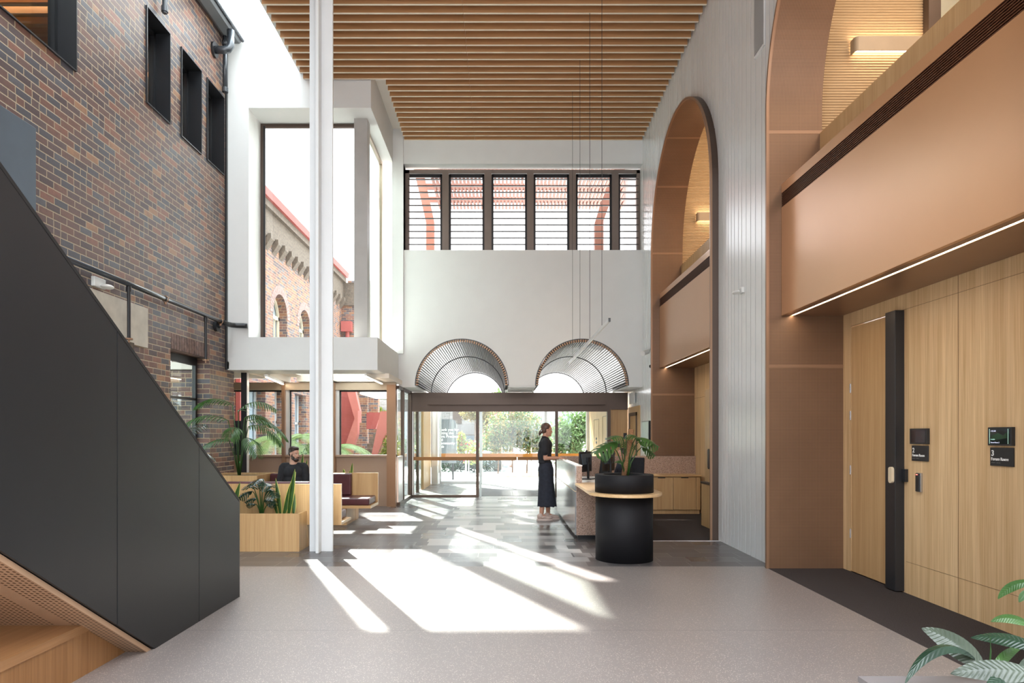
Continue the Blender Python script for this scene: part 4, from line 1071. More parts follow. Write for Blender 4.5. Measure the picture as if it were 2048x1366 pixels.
def office_chair(x, y, rz, label):
    t = thing('office_chair', label, 'office chair', (x, y, 0))
    q = Matrix.Translation((x, y, 0)) @ Matrix.Rotation(rz, 4, 'Z') @ Matrix.Translation((-x, -y, 0))
    def b(mb, nm, mt, **k):
        mb.v = [tuple(q @ Vector(v)) for v in mb.v]; return mb.build(nm, mt, t, **k)
    b(MB().box(x-0.24, x+0.24, y-0.24, y+0.24, 0.45, 0.53), 'seat', 'black_cloth', bevel=0.03)
    b(MB().prism([(y+0.22, 0.60), (y+0.27, 0.60), (y+0.33, 1.08), (y+0.29, 1.10)], 'x', x-0.22, x+0.22), 'backrest', 'black_cloth', bevel=0.015)
    b(MB().tube([(x, y+0.1, 0.46), (x, y+0.27, 0.47), (x, y+0.31, 0.66)], 0.02), 'back_bracket', 'black')
    b(MB().cyl((x, y, 0.1), (x, y, 0.45), 0.025), 'gas_lift', 'black')
    mb = MB()
    for k in range(5):
        a = 2*PI*k/5; mb.tube([(x, y, 0.12), (x+0.3*math.cos(a), y+0.3*math.sin(a), 0.075)], 0.022)
    b(mb, 'base', 'black')
    for k in range(5):
        a = 2*PI*k/5; cx, cy = x+0.3*math.cos(a), y+0.3*math.sin(a)
        b(MB().cyl((cx-0.012, cy, 0.03), (cx+0.012, cy, 0.03), 0.03), 'castor', 'black')
    for s in (-1, 1):
        b(MB().tube([(x+s*0.22, y+0.05, 0.47), (x+s*0.28, y+0.05, 0.50), (x+s*0.28, y+0.05, 0.70)], 0.014).box(x+s*0.28-0.04, x+s*0.28+0.04, y-0.10, y+0.12, 0.70, 0.73), 'armrest', 'black')
    return t
office_chair(1.66, 12.72, math.radians(-75), 'empty black office chair between the monitors')
office_chair(2.27, 12.36, math.radians(-30), 'black office chair holding the seated receptionist')

solo(MB().box(1.62, 1.84, 10.6, 10.9, 0.781, 0.786), 'paper_sheet', 'oak_edge', 'pale sheet of paper lying on the reception work surface', 'paper')

# suspended linear light over the desk
PX, PZ = 1.35, 2.93
t = thing('pendant_light', 'long thin suspended linear light hanging over the reception desk', 'pendant light', (PX, 11.1, PZ))
MB().box(PX-0.012, PX+0.012, 8.58, 13.65, PZ, PZ+0.045).build('light_bar', 'alu', t)
MB().box(PX-0.009, PX+0.009, 8.62, 13.6, PZ-0.004, PZ).build('diffuser', 'white_metal', t)
MB().box(PX-0.013, PX+0.013, 8.565, 8.58, PZ, PZ+0.046).build('end_cap', 'black', t)
for yy in (9.22, 10.5, 11.82, 13.07): MB().cyl((PX, yy, PZ+0.045), (PX, yy, 8.2), 0.0035, n=6).build('suspension_cable', 'black', t)

# ------------------------------------------------------------------ lounge booth
ZP = 0.49
t = thing('timber_planter', 'low oak planter box in front of the booth, with monstera and snake plants', 'planter', (-3.8, 9.0, 0))
MB().box(-5.02, -2.62, 8.82, 8.845, 0, ZP).build('front_board', 'oak', t)
MB().box(-2.645, -2.62, 8.845, 9.165, 0, ZP).box(-5.02, -4.995, 8.845, 9.165, 0, ZP).build('side_board', 'oak', t)
MB().box(-4.995, -2.645, 8.85, 9.16, 0.05, 0.43).build('soil', 'soil', t)
t = thing('booth_bench', 'near booth bench with tall oak back and maroon cushions, back to the viewer', 'bench', (-3.6, 9.5, 0), 'booth benches')
EW = 0.02
MB().box(-5.02, -2.16, 9.17, 9.20, 0.30, 0.85).build('back_panel', 'oak', t)
MB().box(-5.02, -2.16, 9.20, 9.76, 0.30, 0.335).build('seat_board', 'oak_x', t)
MB().prism([(9.17, 0.30), (9.76, 0.30), (9.76, 0.335), (9.20, 0.335), (9.20, 0.85), (9.17, 0.85)], 'x', -2.16, -2.157).build('pale_edge', 'oak_edge', t)
MB().box(-4.9, -2.62, 9.20, 9.70, 0, 0.30).build('plinth', 'oak', t)
for xa, xb in ((-4.95, -3.6), (-3.59, -2.22)):
    MB().box(xa, xb, 9.30, 9.75, 0.335, 0.455).build('seat_cushion', 'maroon', t, bevel=0.025)
for xa, xb in ((-4.95, -3.75), (-3.74, -2.60)):
    MB().box(xa, xb, 9.205, 9.31, 0.46, 0.875).build('back_cushion', 'maroon', t, bevel=0.025)
t = thing('booth_bench', 'far booth bench facing the viewer, the bearded man sits on it', 'bench', (-3.1, 11.6, 0), 'booth benches')
MB().box(-4.03, -2.16, 11.88, 11.91, 0.30, 0.85).build('back_panel', 'oak', t)
MB().box(-4.03, -2.16, 11.23, 11.88, 0.30, 0.345).build('seat_board', 'oak_x', t)
MB().prism([(11.23, 0.30), (11.91, 0.30), (11.91, 0.85), (11.88, 0.85), (11.88, 0.345), (11.23, 0.345)], 'x', -2.16, -2.157).build('pale_edge', 'oak_edge', t)
MB().box(-4.0, -2.60, 11.42, 12.1, 0, 0.30).build('plinth', 'oak', t)
for xa, xb in ((-4.0, -3.1), (-3.09, -2.19)):
    MB().box(xa, xb, 11.25, 11.86, 0.345, 0.465).build('seat_cushion', 'maroon', t, bevel=0.025)
for xa, xb in ((-4.0, -3.31), (-3.30, -2.60)):
    MB().box(xa, xb, 11.76, 11.875, 0.47, 0.845).build('back_cushion', 'maroon', t, bevel=0.025)
t = thing('palm_planter', 'tall oak planter box at the corner of the booth, holding the palm', 'planter', (-4.45, 11.6, 0))
MB().box(-4.92, -4.04, 11.26, 11.285, 0, 0.84).box(-4.92, -4.04, 12.15, 12.175, 0, 0.84).box(-4.065, -4.04, 11.285, 12.15, 0, 0.84).box(-4.92, -4.895, 11.285, 12.15, 0, 0.84).build('box_sides', 'oak', t)
MB().box(-4.895, -4.065, 11.29, 12.145, 0.1, 0.80).build('soil', 'soil', t)
t = thing('rear_planter', 'narrow oak planter behind the far booth bench', 'planter', (-3.1, 12.1, 0))
MB().box(-4.0, -2.60, 12.12, 12.14, 0, 0.80).box(-4.0, -2.60, 12.36, 12.38, 0, 0.80).box(-2.62, -2.60, 12.14, 12.36, 0, 0.80).box(-4.0, -3.98, 12.14, 12.36, 0, 0.80).build('box_sides', 'oak', t)
MB().box(-3.98, -2.62, 12.14, 12.36, 0.1, 0.76).build('soil', 'soil', t)

# ------------------------------------------------------------------ plants
def leaf_geo(mb, base, d, up, L, Wd, droop=0.3, n=12, fold=0.25, prof=None, curl=0.0, pleat=0.0, across=4, twist=0.0):
    """a leaf: midrib starts at base along d, bends toward gravity; width profile; V-fold; optional pleats"""
    base = Vector(base); d = Vector(d).normalized(); up = Vector(up)
    p = base.copy(); rows = []; step = L/n
    for i in range(n+1):
        t = i/n
        side = d.cross(up)
        if side.length < 1e-4: side = d.cross(Vector((0.3, 1, 0)))
        side.normalize(); nrm = side.cross(d).normalized()
        if twist:
            qq = Quaternion(d, twist*t); side = qq@side; nrm = qq@nrm
        w = Wd*(prof(t) if prof else math.sin(PI*min(1, t**0.8))**0.8)
        row = []
        for j in range(-across, across+1):
            s = j/across
            z = -fold*abs(s)*w+curl*s*s*w + (pleat*math.sin(t*95-abs(s)*11)*(1-abs(abs(s)-0.5)*1.6) if pleat else 0)
            row.append(p+side*(s*w)+nrm*z)
        rows.append(row)
        d = (d+Vector((0, 0, -droop*step/L*1.6))).normalized(); p = p+d*step
    vs = [q for r in rows for q in r]; m = 2*across+1
    fs = [(i*m+j, i*m+j+1, (i+1)*m+j+1, (i+1)*m+j) for i in range(n) for j in range(m-1)]
    mb.add(vs, fs); return rows

def snake_plant(x, y, z, leaves, label, group='snake plants'):
    t = thing('snake_plant', label, 'plant', (x, y, z), group)
    for (dx, dy, L, w, tx, ty, tw) in leaves:
        a = MB(); prof = lambda u: (0.55+0.6*math.sin(PI*u**0.9))*(1-u**5)**0.8*0.62+0.02
        leaf_geo(a, (x+dx, y+dy, z), (tx, ty, 1), (0.3, 1, 0.0), L, w, 0.02, 14, -0.25, prof, twist=tw, across=3)
        b = MB(); rows = []
        lf = a.build('leaf', 'leaf', t, smooth=True)
        leaf_geo(b, (x+dx, y+dy+0.003, z), (tx, ty, 1), (0.3, 1, 0.0), L*1.005, w*1.22, 0.02, 14, -0.25, prof, twist=tw, across=3)
        b.build('leaf_margin', 'leaf_edge', lf, smooth=True)
    return t
snake_plant(-2.92, 9.0, 0.44, [(0.00, 0.0, 0.50, 0.036, -0.13, 0, 0.5), (0.03, 0.02, 0.60, 0.045, 0.28, 0, 1.0), (0.10, 0.0, 0.62, 0.042, 0.14, 0, 0.3), (-0.05, 0.03, 0.34, 0.03, -0.3, 0.1, 0.4), (0.16, 0.02, 0.30, 0.03, 0.05, 0.1, 1.2)],
            'yellow-edged snake plant at the right end of the low oak planter')
snake_plant(-3.55, 9.0, 0.44, [(-0.03, 0, 0.46, 0.045, 0.28, 0, 0.6), (-0.10, 0, 0.40, 0.03, 0.1, 0, 0.3), (-0.1, 0.04, 0.3, 0.03, -0.3, 0, 0.2)],
            'yellow-edged snake plant beside the charcoal staircase end')
snake_plant(-2.78, 12.25, 0.76, [(0.07, 0, 0.25, 0.03, 0.1, 0, 0.4), (-0.05, 0, 0.14, 0.03, -0.1, 0, 0.2), (0.02, 0.03, 0.12, 0.03, 0.3, 0, 0.2)],
            'small snake plant tips behind the right end of the far bench')
snake_plant(-3.62, 12.25, 0.76, [(0.0, 0, 0.42, 0.035, 0.12, 0, 0.4), (0.06, 0, 0.32, 0.03, 0.2, 0, 0.2)],
            'snake plant tips behind the bearded man')

def monstera_leaf(mb, base, d, up, L, droop=0.6, lobes=6, seed=0, split=0.30):
    """heart-shaped leaf cut into fingers between the side veins"""
    rr = random.Random(seed); base = Vector(base); d = Vector(d).normalized(); up = Vector(up)
    n = lobes*3; step = L/n; p = base.copy(); spine = []
    for i in range(n+1):
        side = d.cross(up).normalized(); nrm = side.cross(d).normalized(); spine.append((p.copy(), side, nrm, d.copy()))
        d = (d+Vector((0, 0, -droop/n*1.3))).normalized(); p = p+d*step
    wf = lambda t: 0.52*L*(math.sin(PI*min(1, (t+0.10)/1.12))**0.75)
    for sgn in (-1, 1):
        for i in range(n):
            t0, t1 = i/n, (i+1)/n; k = i % 3
            inner = split if k == 2 else 1.0
            if k == 2 and i < 3: inner = 0.75
            (p0, s0, n0, d0), (p1, s1, n1, d1) = spine[i], spine[i+1]
            w0, w1 = wf(t0)*inner, wf(t1)*inner
            if i == n-1: w1 = 0.004
            vs = []
            for (pp, ss, nn, dd, w) in ((p0, s0, n0, d0, w0), (p1, s1, n1, d1, w1)):
                for f in (0, 0.35, 0.7, 1.0):
                    vs.append(pp+ss*sgn*w*f+dd*(w*f*0.45)-nn*(w*f*f*0.35)-Vector((0, 0, 1))*w*f*f*0.12)
            fs = [(0, 1, 5, 4), (1, 2, 6, 5), (2, 3, 7, 6)]
            mb.add(vs, fs)
    return mb
def monstera(x, y, z, spec, label, mat, name='monstera_plant'):
    t = thing(name, label, 'plant', (x, y, z))
    for k, (dx, dy, h, lx, ly, lz, L) in enumerate(spec):
        tip = Vector((x+dx, y+dy, z+h))
        MB().tube([(x+dx*0.1, y+dy*0.1, z-0.02), (x+dx*0.35, y+dy*0.35, z+h*0.5), (x+dx*0.75, y+dy*0.75, z+h*0.88), tip], 0.009, 6, 0.005).build('leaf_stalk', 'leaf', t, smooth=True)
        mb = monstera_leaf(MB(), tip, (lx, ly, lz), (0.05, -0.35, 1), L, 0.7, 6, k)
        mb.build('leaf', mat, t, smooth=True)
    return t
monstera(-3.17, 9.0, 0.43, [(-0.02, -0.05, 0.44, 0.8, -0.4, 0.25, 0.24), (-0.10, -0.05, 0.34, -0.8, -0.5, 0.0, 0.20), (0.02, 0.0, 0.50, -0.3, -0.9, 0.1, 0.22), (0.10, -0.06, 0.38, 0.8, -0.5, -0.3, 0.20),
    (-0.05, -0.06, 0.25, -0.7, -0.6, 0.1, 0.16), (0.06, -0.06, 0.23, 0.9, -0.3, 0.2, 0.18), (-0.06, -0.04, 0.17, -0.7, -0.5, 0.3, 0.13), (0.10, -0.04, 0.17, 0.9, -0.3, 0.3, 0.13), (-0.12, -0.02, 0.42, 0.2, -0.8, 0.3, 0.22)],
    'dark glossy monstera in the low oak planter in front of the booth', 'leaf_dark')
monstera(1.50, 8.30, 0.98, [(-0.10, -0.10, 0.45, -1.0, -0.25, 0.0, 0.36), (0.14, -0.08, 0.44, 1.0, -0.3, 0.25, 0.26), (0.0, -0.08, 0.52, 0.3, -0.8, 0.3, 0.20), (0.20, 0.0, 0.38, 0.9, -0.4, -0.2, 0.20),
    (-0.05, -0.12, 0.50, -0.6, -0.5, 0.3, 0.22), (-0.08, -0.15, 0.22, -0.5, -0.7, 0.2, 0.10), (0.05, 0.1, 0.45, 0.2, 0.8, 0.1, 0.22), (-0.14, -0.06, 0.36, -0.9, 0.1, -0.2, 0.22), (0.10, -0.12, 0.49, 0.8, -0.6, 0.2, 0.24)],
    'monstera with split leaves growing up a coir pole in the black round planter', 'leaf')
solo(MB().tube([(1.47, 8.28, 0.96), (1.50, 8.28, 1.15), (1.545, 8.29, 1.36), (1.57, 8.30, 1.575)], 0.034, 14), 'coir_pole', 'moss_pole', 'brown coir climbing pole standing in the black round planter', 'plant support', smooth=True)

def palm(x, y, z, fronds, label, name='parlour_palm', mat='leaf', seed=1, nl=16, ll=0.30, lw=0.013, group=None):
    rr = random.Random(seed); t = thing(name, label, 'plant', (x, y, z), group)
    for (dx, dy, h, ex, ey, ez, L) in fronds:
        # stem up to (dx,dy,h), then an arching rachis
        p0 = Vector((x+dx*0.08, y+dy*0.08, z)); p1 = Vector((x+dx*0.5, y+dy*0.5, z+h*0.6)); p2 = Vector((x+dx, y+dy, z+h))
        d = Vector((ex, ey, ez)).normalized(); pts = [p0, p1, p2]; p = p2.copy(); n = 14
        rach = [p2.copy()]
        for i in range(n):
            d = (d+Vector((0, 0, -0.115))).normalized(); p = p+d*(L/n); rach.append(p.copy())
        mbs = MB(); mbs.tube(pts+rach[1:], 0.008, 6, 0.002)
        fr = mbs.build('frond_stem', mat, t, smooth=True)
        mb = MB(); side0 = d.cross(Vector((0, 0, 1)))
        for i in range(nl):
            u = (i+0.5)/nl; k = u*n; a = int(k); q = rach[a].lerp(rach[a+1], k-a); dd = (rach[a+1]-rach[a]).normalized()
            s = dd.cross(Vector((0, 0, 1))).normalized()
            for sg in (-1, 1):
                ld = (dd*0.75+s*sg*(0.9-0.4*u)+Vector((0, 0, 0.25))).normalized()
                leaf_geo(mb, q, ld, (0, 0, 1), ll*(math.sin(PI*(0.15+0.8*u))**0.7)*rr.uniform(0.85, 1.1), lw, 0.9, 5, 0.4, None, across=1)
        mb.build('leaflets', mat, fr)
    return t
palm(-4.47, 11.62, 0.80, [(-0.15, -0.1, 0.95, -0.75, -0.45, 0.6, 0.85), (0.02, -0.1, 1.1, 0.55, -0.2, 0.6, 0.85), (0.2, -0.12, 0.85, 1.0, -0.3, 0.4, 0.75), (-0.12, 0.0, 1.22, -0.6, -0.15, 0.55, 0.65),
    (-0.1, -0.2, 0.62, -0.9, -0.6, 0.35, 0.65), (0.18, -0.2, 0.65, 0.7, -0.8, 0.3, 0.6), (0.05, 0.1, 1.0, 0.4, 0.6, 0.5, 0.6), (0.02, -0.18, 0.8, 0.15, -0.9, 0.5, 0.55), (0.12, 0.02, 0.95, 0.95, 0.1, 0.35, 0.8)],
    'tall green palm in the corner planter beside the slim black post')
palm(-4.35, 8.98, 0.44, [(-0.1, -0.02, 0.85, -0.4, -0.2, 0.9, 0.5), (0.12, 0, 0.75, 0.7, -0.2, 0.8, 0.5), (0.05, 0, 0.9, 0.3, 0.1, 0.9, 0.5), (0.18, 0.02, 0.55, 0.9, -0.1, 0.5, 0.45), (0.1, -0.05, 0.65, 0.8, -0.4, 0.9, 0.4)],
    'grey-green palm fronds peeping over the sloping stair panel', 'palm_plant', 'leaf_silver', 5)

# foreground peace lily on a grey plinth
t = thing('grey_plinth', 'grey stone planter top in the bottom right corner', 'planter', (1.9, 1.4, 0))
MB().box(1.05, 2.6, 0.7, 1.985, 0, 0.78).build('plinth_body', plain('plinth_grey', (0.20, 0.19, 0.195), 0.35), t)
MB().box(1.04, 2.61, 0.69, 1.995, 0.78, 0.797).build('plinth_top', plain('plinth_top_grey', (0.14, 0.13, 0.132), 0.35), t)
t = thing('peace_lily', 'broad-leaved green plant with ribbed silver-lit leaves in the bottom right corner', 'plant', (1.5, 1.9, 0.80))
lp = lambda u: math.sin(PI*u**0.85)**0.75*(1-0.15*u)+0.01
def fg_leaf(px, py, px2, py2, Y1, Y2, w, mat, up, droop, pleat=0.0016, fold=0.22, curl=0.0):
    P = lambda a, b, Y: Vector(((a-1004)*Y/1365, Y, 1.5+(871-b)*Y/1365))
    a = P(px, py, Y1); b = P(px2, py2, Y2); d = (b-a); L = d.length*1.06
    d = d.normalized()+Vector((0, 0, droop*0.75))
    mb = MB(); leaf_geo(mb, a, d, up, L, w, droop, 110, fold, lp, curl, pleat*0.9, 8)
    lf = mb.build('leaf', mat, t, smooth=True)
    return lf
fg_leaf(1968, 1336, 1852, 1252, 1.93, 2.03, 0.043, 'leaf_silver', (0.2, -1, 0.55), 0.55, 0.0022)
fg_leaf(1955, 1322, 1795, 1334, 1.95, 1.85, 0.019, 'leaf_dark', (0.0, -0.5, 1), 1.25, 0.001, 0.5)
fg_leaf(2078, 1352, 1908, 1345, 1.80, 1.86, 0.034, 'leaf_silver', (0.1, -1, 0.9), 0.35, 0.0022)
fg_leaf(2080, 1300, 1945, 1272, 1.95, 2.08, 0.030, 'leaf_dark', (-0.1, -0.7, 1), 0.5, 0.0012)
fg_leaf(2062, 1252, 1980, 1236, 2.05, 2.10, 0.020, 'leaf', (0.0, -0.8, 1), 0.9, 0.0012)
fg_leaf(2075, 1166, 2001, 1206, 2.05, 2.1, 0.017, 'leaf', (0.0, -0.8, 1), 1.0, 0.001)
fg_leaf(2062, 1180, 2040, 1205, 2.05, 2.05, 0.012, 'leaf', (-0.5, -0.8, 0.6), 0.6, 0.001)
fg_leaf(1985, 1345, 2042, 1290, 2.0, 2.05, 0.015, 'leaf', (-0.3, -1, 0.4), 0.5, 0.001)
fg_leaf(2070, 1345, 1975, 1372, 1.85, 1.80, 0.028, 'leaf_dark', (0.0, -0.8, 1), 0.3, 0.001)
fg_leaf(2080, 1318, 2037, 1336, 1.9, 1.85, 0.012, 'leaf_silver', (0, -0.8, 1), 0.4, 0.001)
mb = MB()
base = Vector((1.62, 1.75, 0.80))
for (px, py, Y) in ((1968, 1336, 1.93), (1955, 1322, 1.95), (2078, 1352, 1.80), (2080, 1300, 1.95), (2062, 1252, 2.05), (2075, 1166, 2.05), (1988, 1340, 2.0), (2070, 1345, 1.85)):
    e = Vector(((px-1004)*Y/1365, Y, 1.5+(871-py)*Y/1365)); m_ = (base+e)/2+Vector((-0.01, 0.02, -0.01))
    mb.tube([base, m_, e], 0.004, 6, 0.0025)
mb.build('leaf_stalks', 'leaf', t, smooth=True)
MB().tube([(1.378, 1.93, 0.84), (1.382, 1.93, 0.89), (1.380, 1.93, 0.93)], 0.003, 6, 0.0012).build('spike', 'leaf', t)

# ------------------------------------------------------------------ outside: courtyard building
CXo = -7.16
oh = [('a', 21.35, 22.75, 3.6, 5.35), ('a', 24.1, 25.5, 3.6, 5.35), ('a', 26.85, 28.25, 3.6, 5.35), ('r', 18.9, 20.66, 0.8, 2.95), ('r', 21.5, 22.5, 0.8, 2.95), ('r', 23.6, 24.95, 0.8, 2.95), ('r', 26.5, 27.6, 0.8, 2.95)]
t = thing('heritage_building', 'old brick courtyard building with arched windows, stone cornice and red gutter', 'building', (CXo, 23, 0))
wall(MB(), 'x', CXo-0.35, CXo, 15.5, 30.5, 0, 8.0, oh).build('wall', 'brick_out', t)
MB().box(CXo-0.3, -5.75, 30.5, 30.9, 0, 8.0).build('wall', 'brick_out', t)
mb = MB().box(CXo-0.1, CXo+0.10, 15.5, 30.5, 7.55, 8.35).box(CXo+0.1, -5.65, 30.4, 30.6, 7.3, 8.3).box(CXo-0.1, CXo+0.22, 15.5, 30.4, 8.3, 8.5)
mb.build('cornice', 'stone', t)
y = 15.8
while y < 30.2:
    MB().prism([(CXo, 7.15), (CXo+0.2, 7.45), (CXo+0.2, 7.6), (CXo, 7.6)], 'y', y, y+0.32).build('corbel', 'stone', t); y += 0.68
MB().prism([(CXo+0.1, 8.5), (CXo+0.32, 8.5), (CXo+0.36, 8.7), (CXo-0.1, 8.7)], 'y', 15.5, 30.4).build('gutter', 'red_paint', t)
MB().box(CXo+0.3, -5.65, 30.35, 30.6, 8.3, 8.38).build('parapet', 'brick_out', t)
MB().box(CXo+0.05, CXo+0.50, 30.1, 30.45, 6.1, 6.55).cyl((CXo+0.3, 30.3, 0), (CXo+0.3, 30.3, 6.1), 0.09).build('downpipe', 'red_paint', t)
for (a, b) in ((21.35, 22.75), (24.1, 25.5), (26.85, 28.25)):
    w = MB().box(CXo-0.33, CXo-0.26, a, a+0.10, 3.6, 5.35).box(CXo-0.33, CXo-0.26, b-0.10, b, 3.6, 5.35).box(CXo-0.33, CXo-0.26, a, b, 5.30, 5.42).box(CXo-0.33, CXo-0.26, a, b, 4.4, 4.48)
    c = (a+b)/2; w.box(CXo-0.33, CXo-0.27, c-0.03, c+0.03, 3.6, 6.0).box(CXo-0.33, CXo-0.28, c-0.36, c-0.33, 3.6, 5.3).box(CXo-0.33, CXo-0.28, c+0.33, c+0.36, 3.6, 5.3)
    for k in range(20):
        a0, a1 = PI*k/20, PI*(k+1)/20; r1, r2 = 0.60, 0.70
        w.prism([(c+r1*math.cos(a0), 5.35+r1*math.sin(a0)), (c+r2*math.cos(a0), 5.35+r2*math.sin(a0)), (c+r2*math.cos(a1), 5.35+r2*math.sin(a1)), (c+r1*math.cos(a1), 5.35+r1*math.sin(a1))], 'x', CXo-0.33, CXo-0.26)
    w = w.build('window', 'sash', t)
    MB().box(CXo-0.36, CXo-0.35, a, b, 3.6, 6.06).build('pane', plain('dull_window_glass', (0.30, 0.36, 0.40), 0.12), w)
    ar = MB()
    for k in range(24):
        a0, a1 = PI*k/24+0.01, PI*(k+1)/24-0.01; r1, r2 = 0.70, 0.98
        ar.prism([(c+r1*math.cos(a0), 5.35+r1*math.sin(a0)), (c+r2*math.cos(a0), 5.35+r2*math.sin(a0)), (c+r2*math.cos(a1), 5.35+r2*math.sin(a1)), (c+r1*math.cos(a1), 5.35+r1*math.sin(a1))], 'x', CXo-0.01, CXo+0.012)
    ar.build('brick_arch', plain('arch_brick', (0.26, 0.17, 0.15), 0.8, var=0.3, vs=12), t)
for (a, b) in ((18.9, 20.66), (21.5, 22.5), (23.6, 24.95), (26.5, 27.6)):
    w = MB().box(CXo-0.33, CXo-0.27, a, a+0.08, 0.8, 2.95).box(CXo-0.33, CXo-0.27, b-0.08, b, 0.8, 2.95).box(CXo-0.33, CXo-0.27, a, b, 1.9, 1.98).build('window', 'alu', t)
    MB().box(CXo-0.36, CXo-0.35, a, b, 0.8, 2.95).build('pane', plain('blue_window_glass', (0.35, 0.45, 0.52), 0.12), w)
for (y, z) in ((26.0, 6.5), (26.0, 4.25)): MB().box(CXo, CXo+0.03, y, y+0.35, z, z+0.35).build('air_vent', 'red_paint', t)
MB().box(CXo+0.02, CXo+0.14, 18.3, 18.55, 0, 3.2).build('downpipe', 'red_paint', t)

# red stair outside the lounge window
P3 = lambda px, py, Y: ((px-1004)*Y/1365, Y, 1.5+(871-py)*Y/1365)
t = thing('red_stair', 'outdoor brick stair with pink and red rendered parapets', 'staircase', (-4.3, 20, 0))
def pz(pts, Y): return [((a-1004)*Y/1365, 1.5+(871-b)*Y/1365) for a, b in pts]
MB().prism(pz([(692, 776), (709, 776), (719.5, 822), (719, 845), (711, 845)], 19.4), 'y', 19.4, 19.65).build('upper_parapet', 'red_render', t)
MB().prism(pz([(711, 843), (719.5, 822), (719, 868), (704, 915), (686, 915)], 19.4), 'y', 19.15, 19.4).build('lower_parapet', 'red_render', t)
MB().prism(pz([(676, 776), (693, 776), (712, 845), (690, 905), (676, 930)], 19.9), 'y', 19.9, 20.1).build('stair_wall', 'red_paint', t)
MB().prism(pz([(764, 823), (790, 823), (790, 860), (774, 868), (756, 915), (745, 915)], 19.4), 'y', 19.15, 19.6).build('right_parapet', 'red_render', t)
MB().prism(pz([(733, 825), (762, 825), (751, 858), (733, 858)], 23.3), 'y', 23.3, 23.5).build('landing_wall', 'red_paint', t)
for k in range(11): MB().box(-4.60+0.035*k, -3.62-0.008*k, 19.7+k*0.33, 23.25, -0.02 if k == 0 else 0.155*k, 0.155*(k+1)).build('step', 'stone', t)
solo(MB().box(-6.0, -5.05, 25.5, 25.9, 0, 4.0), 'brick_pier', 'brick_out', 'brick wall standing behind the red outdoor stair', 'wall')
solo(MB().box(-5.4, -5.0, 27.5, 27.9, 0, 3.1), 'low_brick_wing', 'brick_out', 'pale sunlit brick wing right of the red outdoor stair', 'building')
solo(MB().box(-5.0, -3.0, 24.0, 27.0, 2.95, 3.15), 'porch_slab', 'white', 'white concrete porch slab above the red outdoor stair', 'slab')

# tree ferns and shrubs in the courtyard
FL = ['lime-green tree fern arching outside the left lounge window', 'lime-green tree fern outside the lounge window behind the bearded man', 'low lime-green fern just outside the lounge wall']
for k, (x, y, h, n, L) in enumerate(((-5.35, 16.9, 1.3, 15, 1.5), (-4.5, 17.6, 1.05, 15, 1.5), (-5.5, 15.7, 0.7, 12, 1.1))):
    rr = random.Random(20+k)
    t = thing('tree_fern', FL[k], 'plant', (x, y, 0), 'courtyard tree ferns')
    MB().cyl((x, y, -0.02), (x, y, h), 0.10, 0.08, 12).build('trunk', 'tree_dark', t)
    for i in range(n):
        a = 2*PI*(i+rr.uniform(-.2, .2))/n; d = Vector((math.cos(a), math.sin(a), rr.uniform(0.5, 1.1))).normalized(); p = Vector((x, y, h)); rach = [p.copy()]
        for j in range(14): d = (d+Vector((0, 0, -0.13))).normalized(); p = p+d*(L/14); rach.append(p.copy())
        fr = MB().tube(rach, 0.010, 5, 0.003).build('frond_stem', 'leaf_fern', t)
        mb = MB()
        for j in range(44):
            u = (j+0.5)/44; kk = u*14; b = int(kk); q = rach[b].lerp(rach[b+1], kk-b); dd = (rach[b+1]-rach[b]).normalized(); s = dd.cross(Vector((0, 0, 1))).normalized()
            for sg in (-1, 1):
                e = q+(s*sg+dd*0.35+Vector((0, 0, -0.25))).normalized()*(0.30*math.sin(PI*(0.12+0.86*u))**0.8); w_ = dd*0.013
                mb.add([q-w_, q+w_, e+w_*0.3, e-w_*0.3], [(0, 1, 2, 3)])
        mb.build('leaflets', 'leaf_fern', fr)

def tree(name, label, cat, x, y, h, crowns, mat, count, size, seed, group=None, trunk=0.08, extra=None, z0=-0.02):
    rr = random.Random(seed); t = thing(name, label, cat, (x, y, z0), group)
    mb = MB(); mb.tube([(x, y, z0), (x+0.03, y, z0+h*0.35), (x, y, z0+h*0.75)], trunk, 8, trunk*0.5)
    for (cx, cy, cz, rx, ry, rz) in crowns: mb.tube([(x, y, z0+h*0.4), (x+(cx*0.5), y+cy*0.5, z0+(h*0.4+cz)/2), (x+cx, y+cy, z0+cz)], trunk*0.5, 6, trunk*0.15)
    mb.build('trunk', 'tree_dark', t)
    def fol(mt, cnt):
        mb = MB()
        for _ in range(cnt):
            cx, cy, cz, rx, ry, rz = rr.choice(crowns)
            v = Vector((rr.gauss(0, 1), rr.gauss(0, 1), rr.gauss(0, 1))).normalized()*(rr.random()**0.45)
            c = Vector((x+cx+v.x*rx, y+cy+v.y*ry, z0+cz+v.z*rz))
            if c.z < 0.02: continue
            a = Vector((rr.gauss(0, 1), rr.gauss(0, 1), rr.gauss(0, 1))).normalized(); b = a.cross(Vector((rr.gauss(0, 1), rr.gauss(0, 1), rr.gauss(0, 1)))).normalized()
            s = size*rr.uniform(0.6, 1.3)
            mb.add([c-a*s, c+b*s*0.45, c+a*s, c-b*s*0.45], [(0, 1, 2, 3)])
        mb.build('foliage', mt, t)
    fol(mat, count)
    if extra: fol(*extra)
    return t
tree('shrub', 'small white-flecked shrub outside the right lounge window', 'shrub', -4.15, 16.0, 1.6, [(0, 0, 1.0, 0.35, 0.3, 0.5), (-0.35, 0, 0.9, 0.25, 0.2, 0.45)], 'leaf_tree', 900, 0.035, 3, trunk=0.02)
tree('lime_tree', 'bright lime-green tree beyond the red stair', 'tree', -6.3, 34, 3.1, [(0, 0, 2.2, 0.7, 0.6, 0.8)], 'leaf_lime', 2500, 0.12, 4)
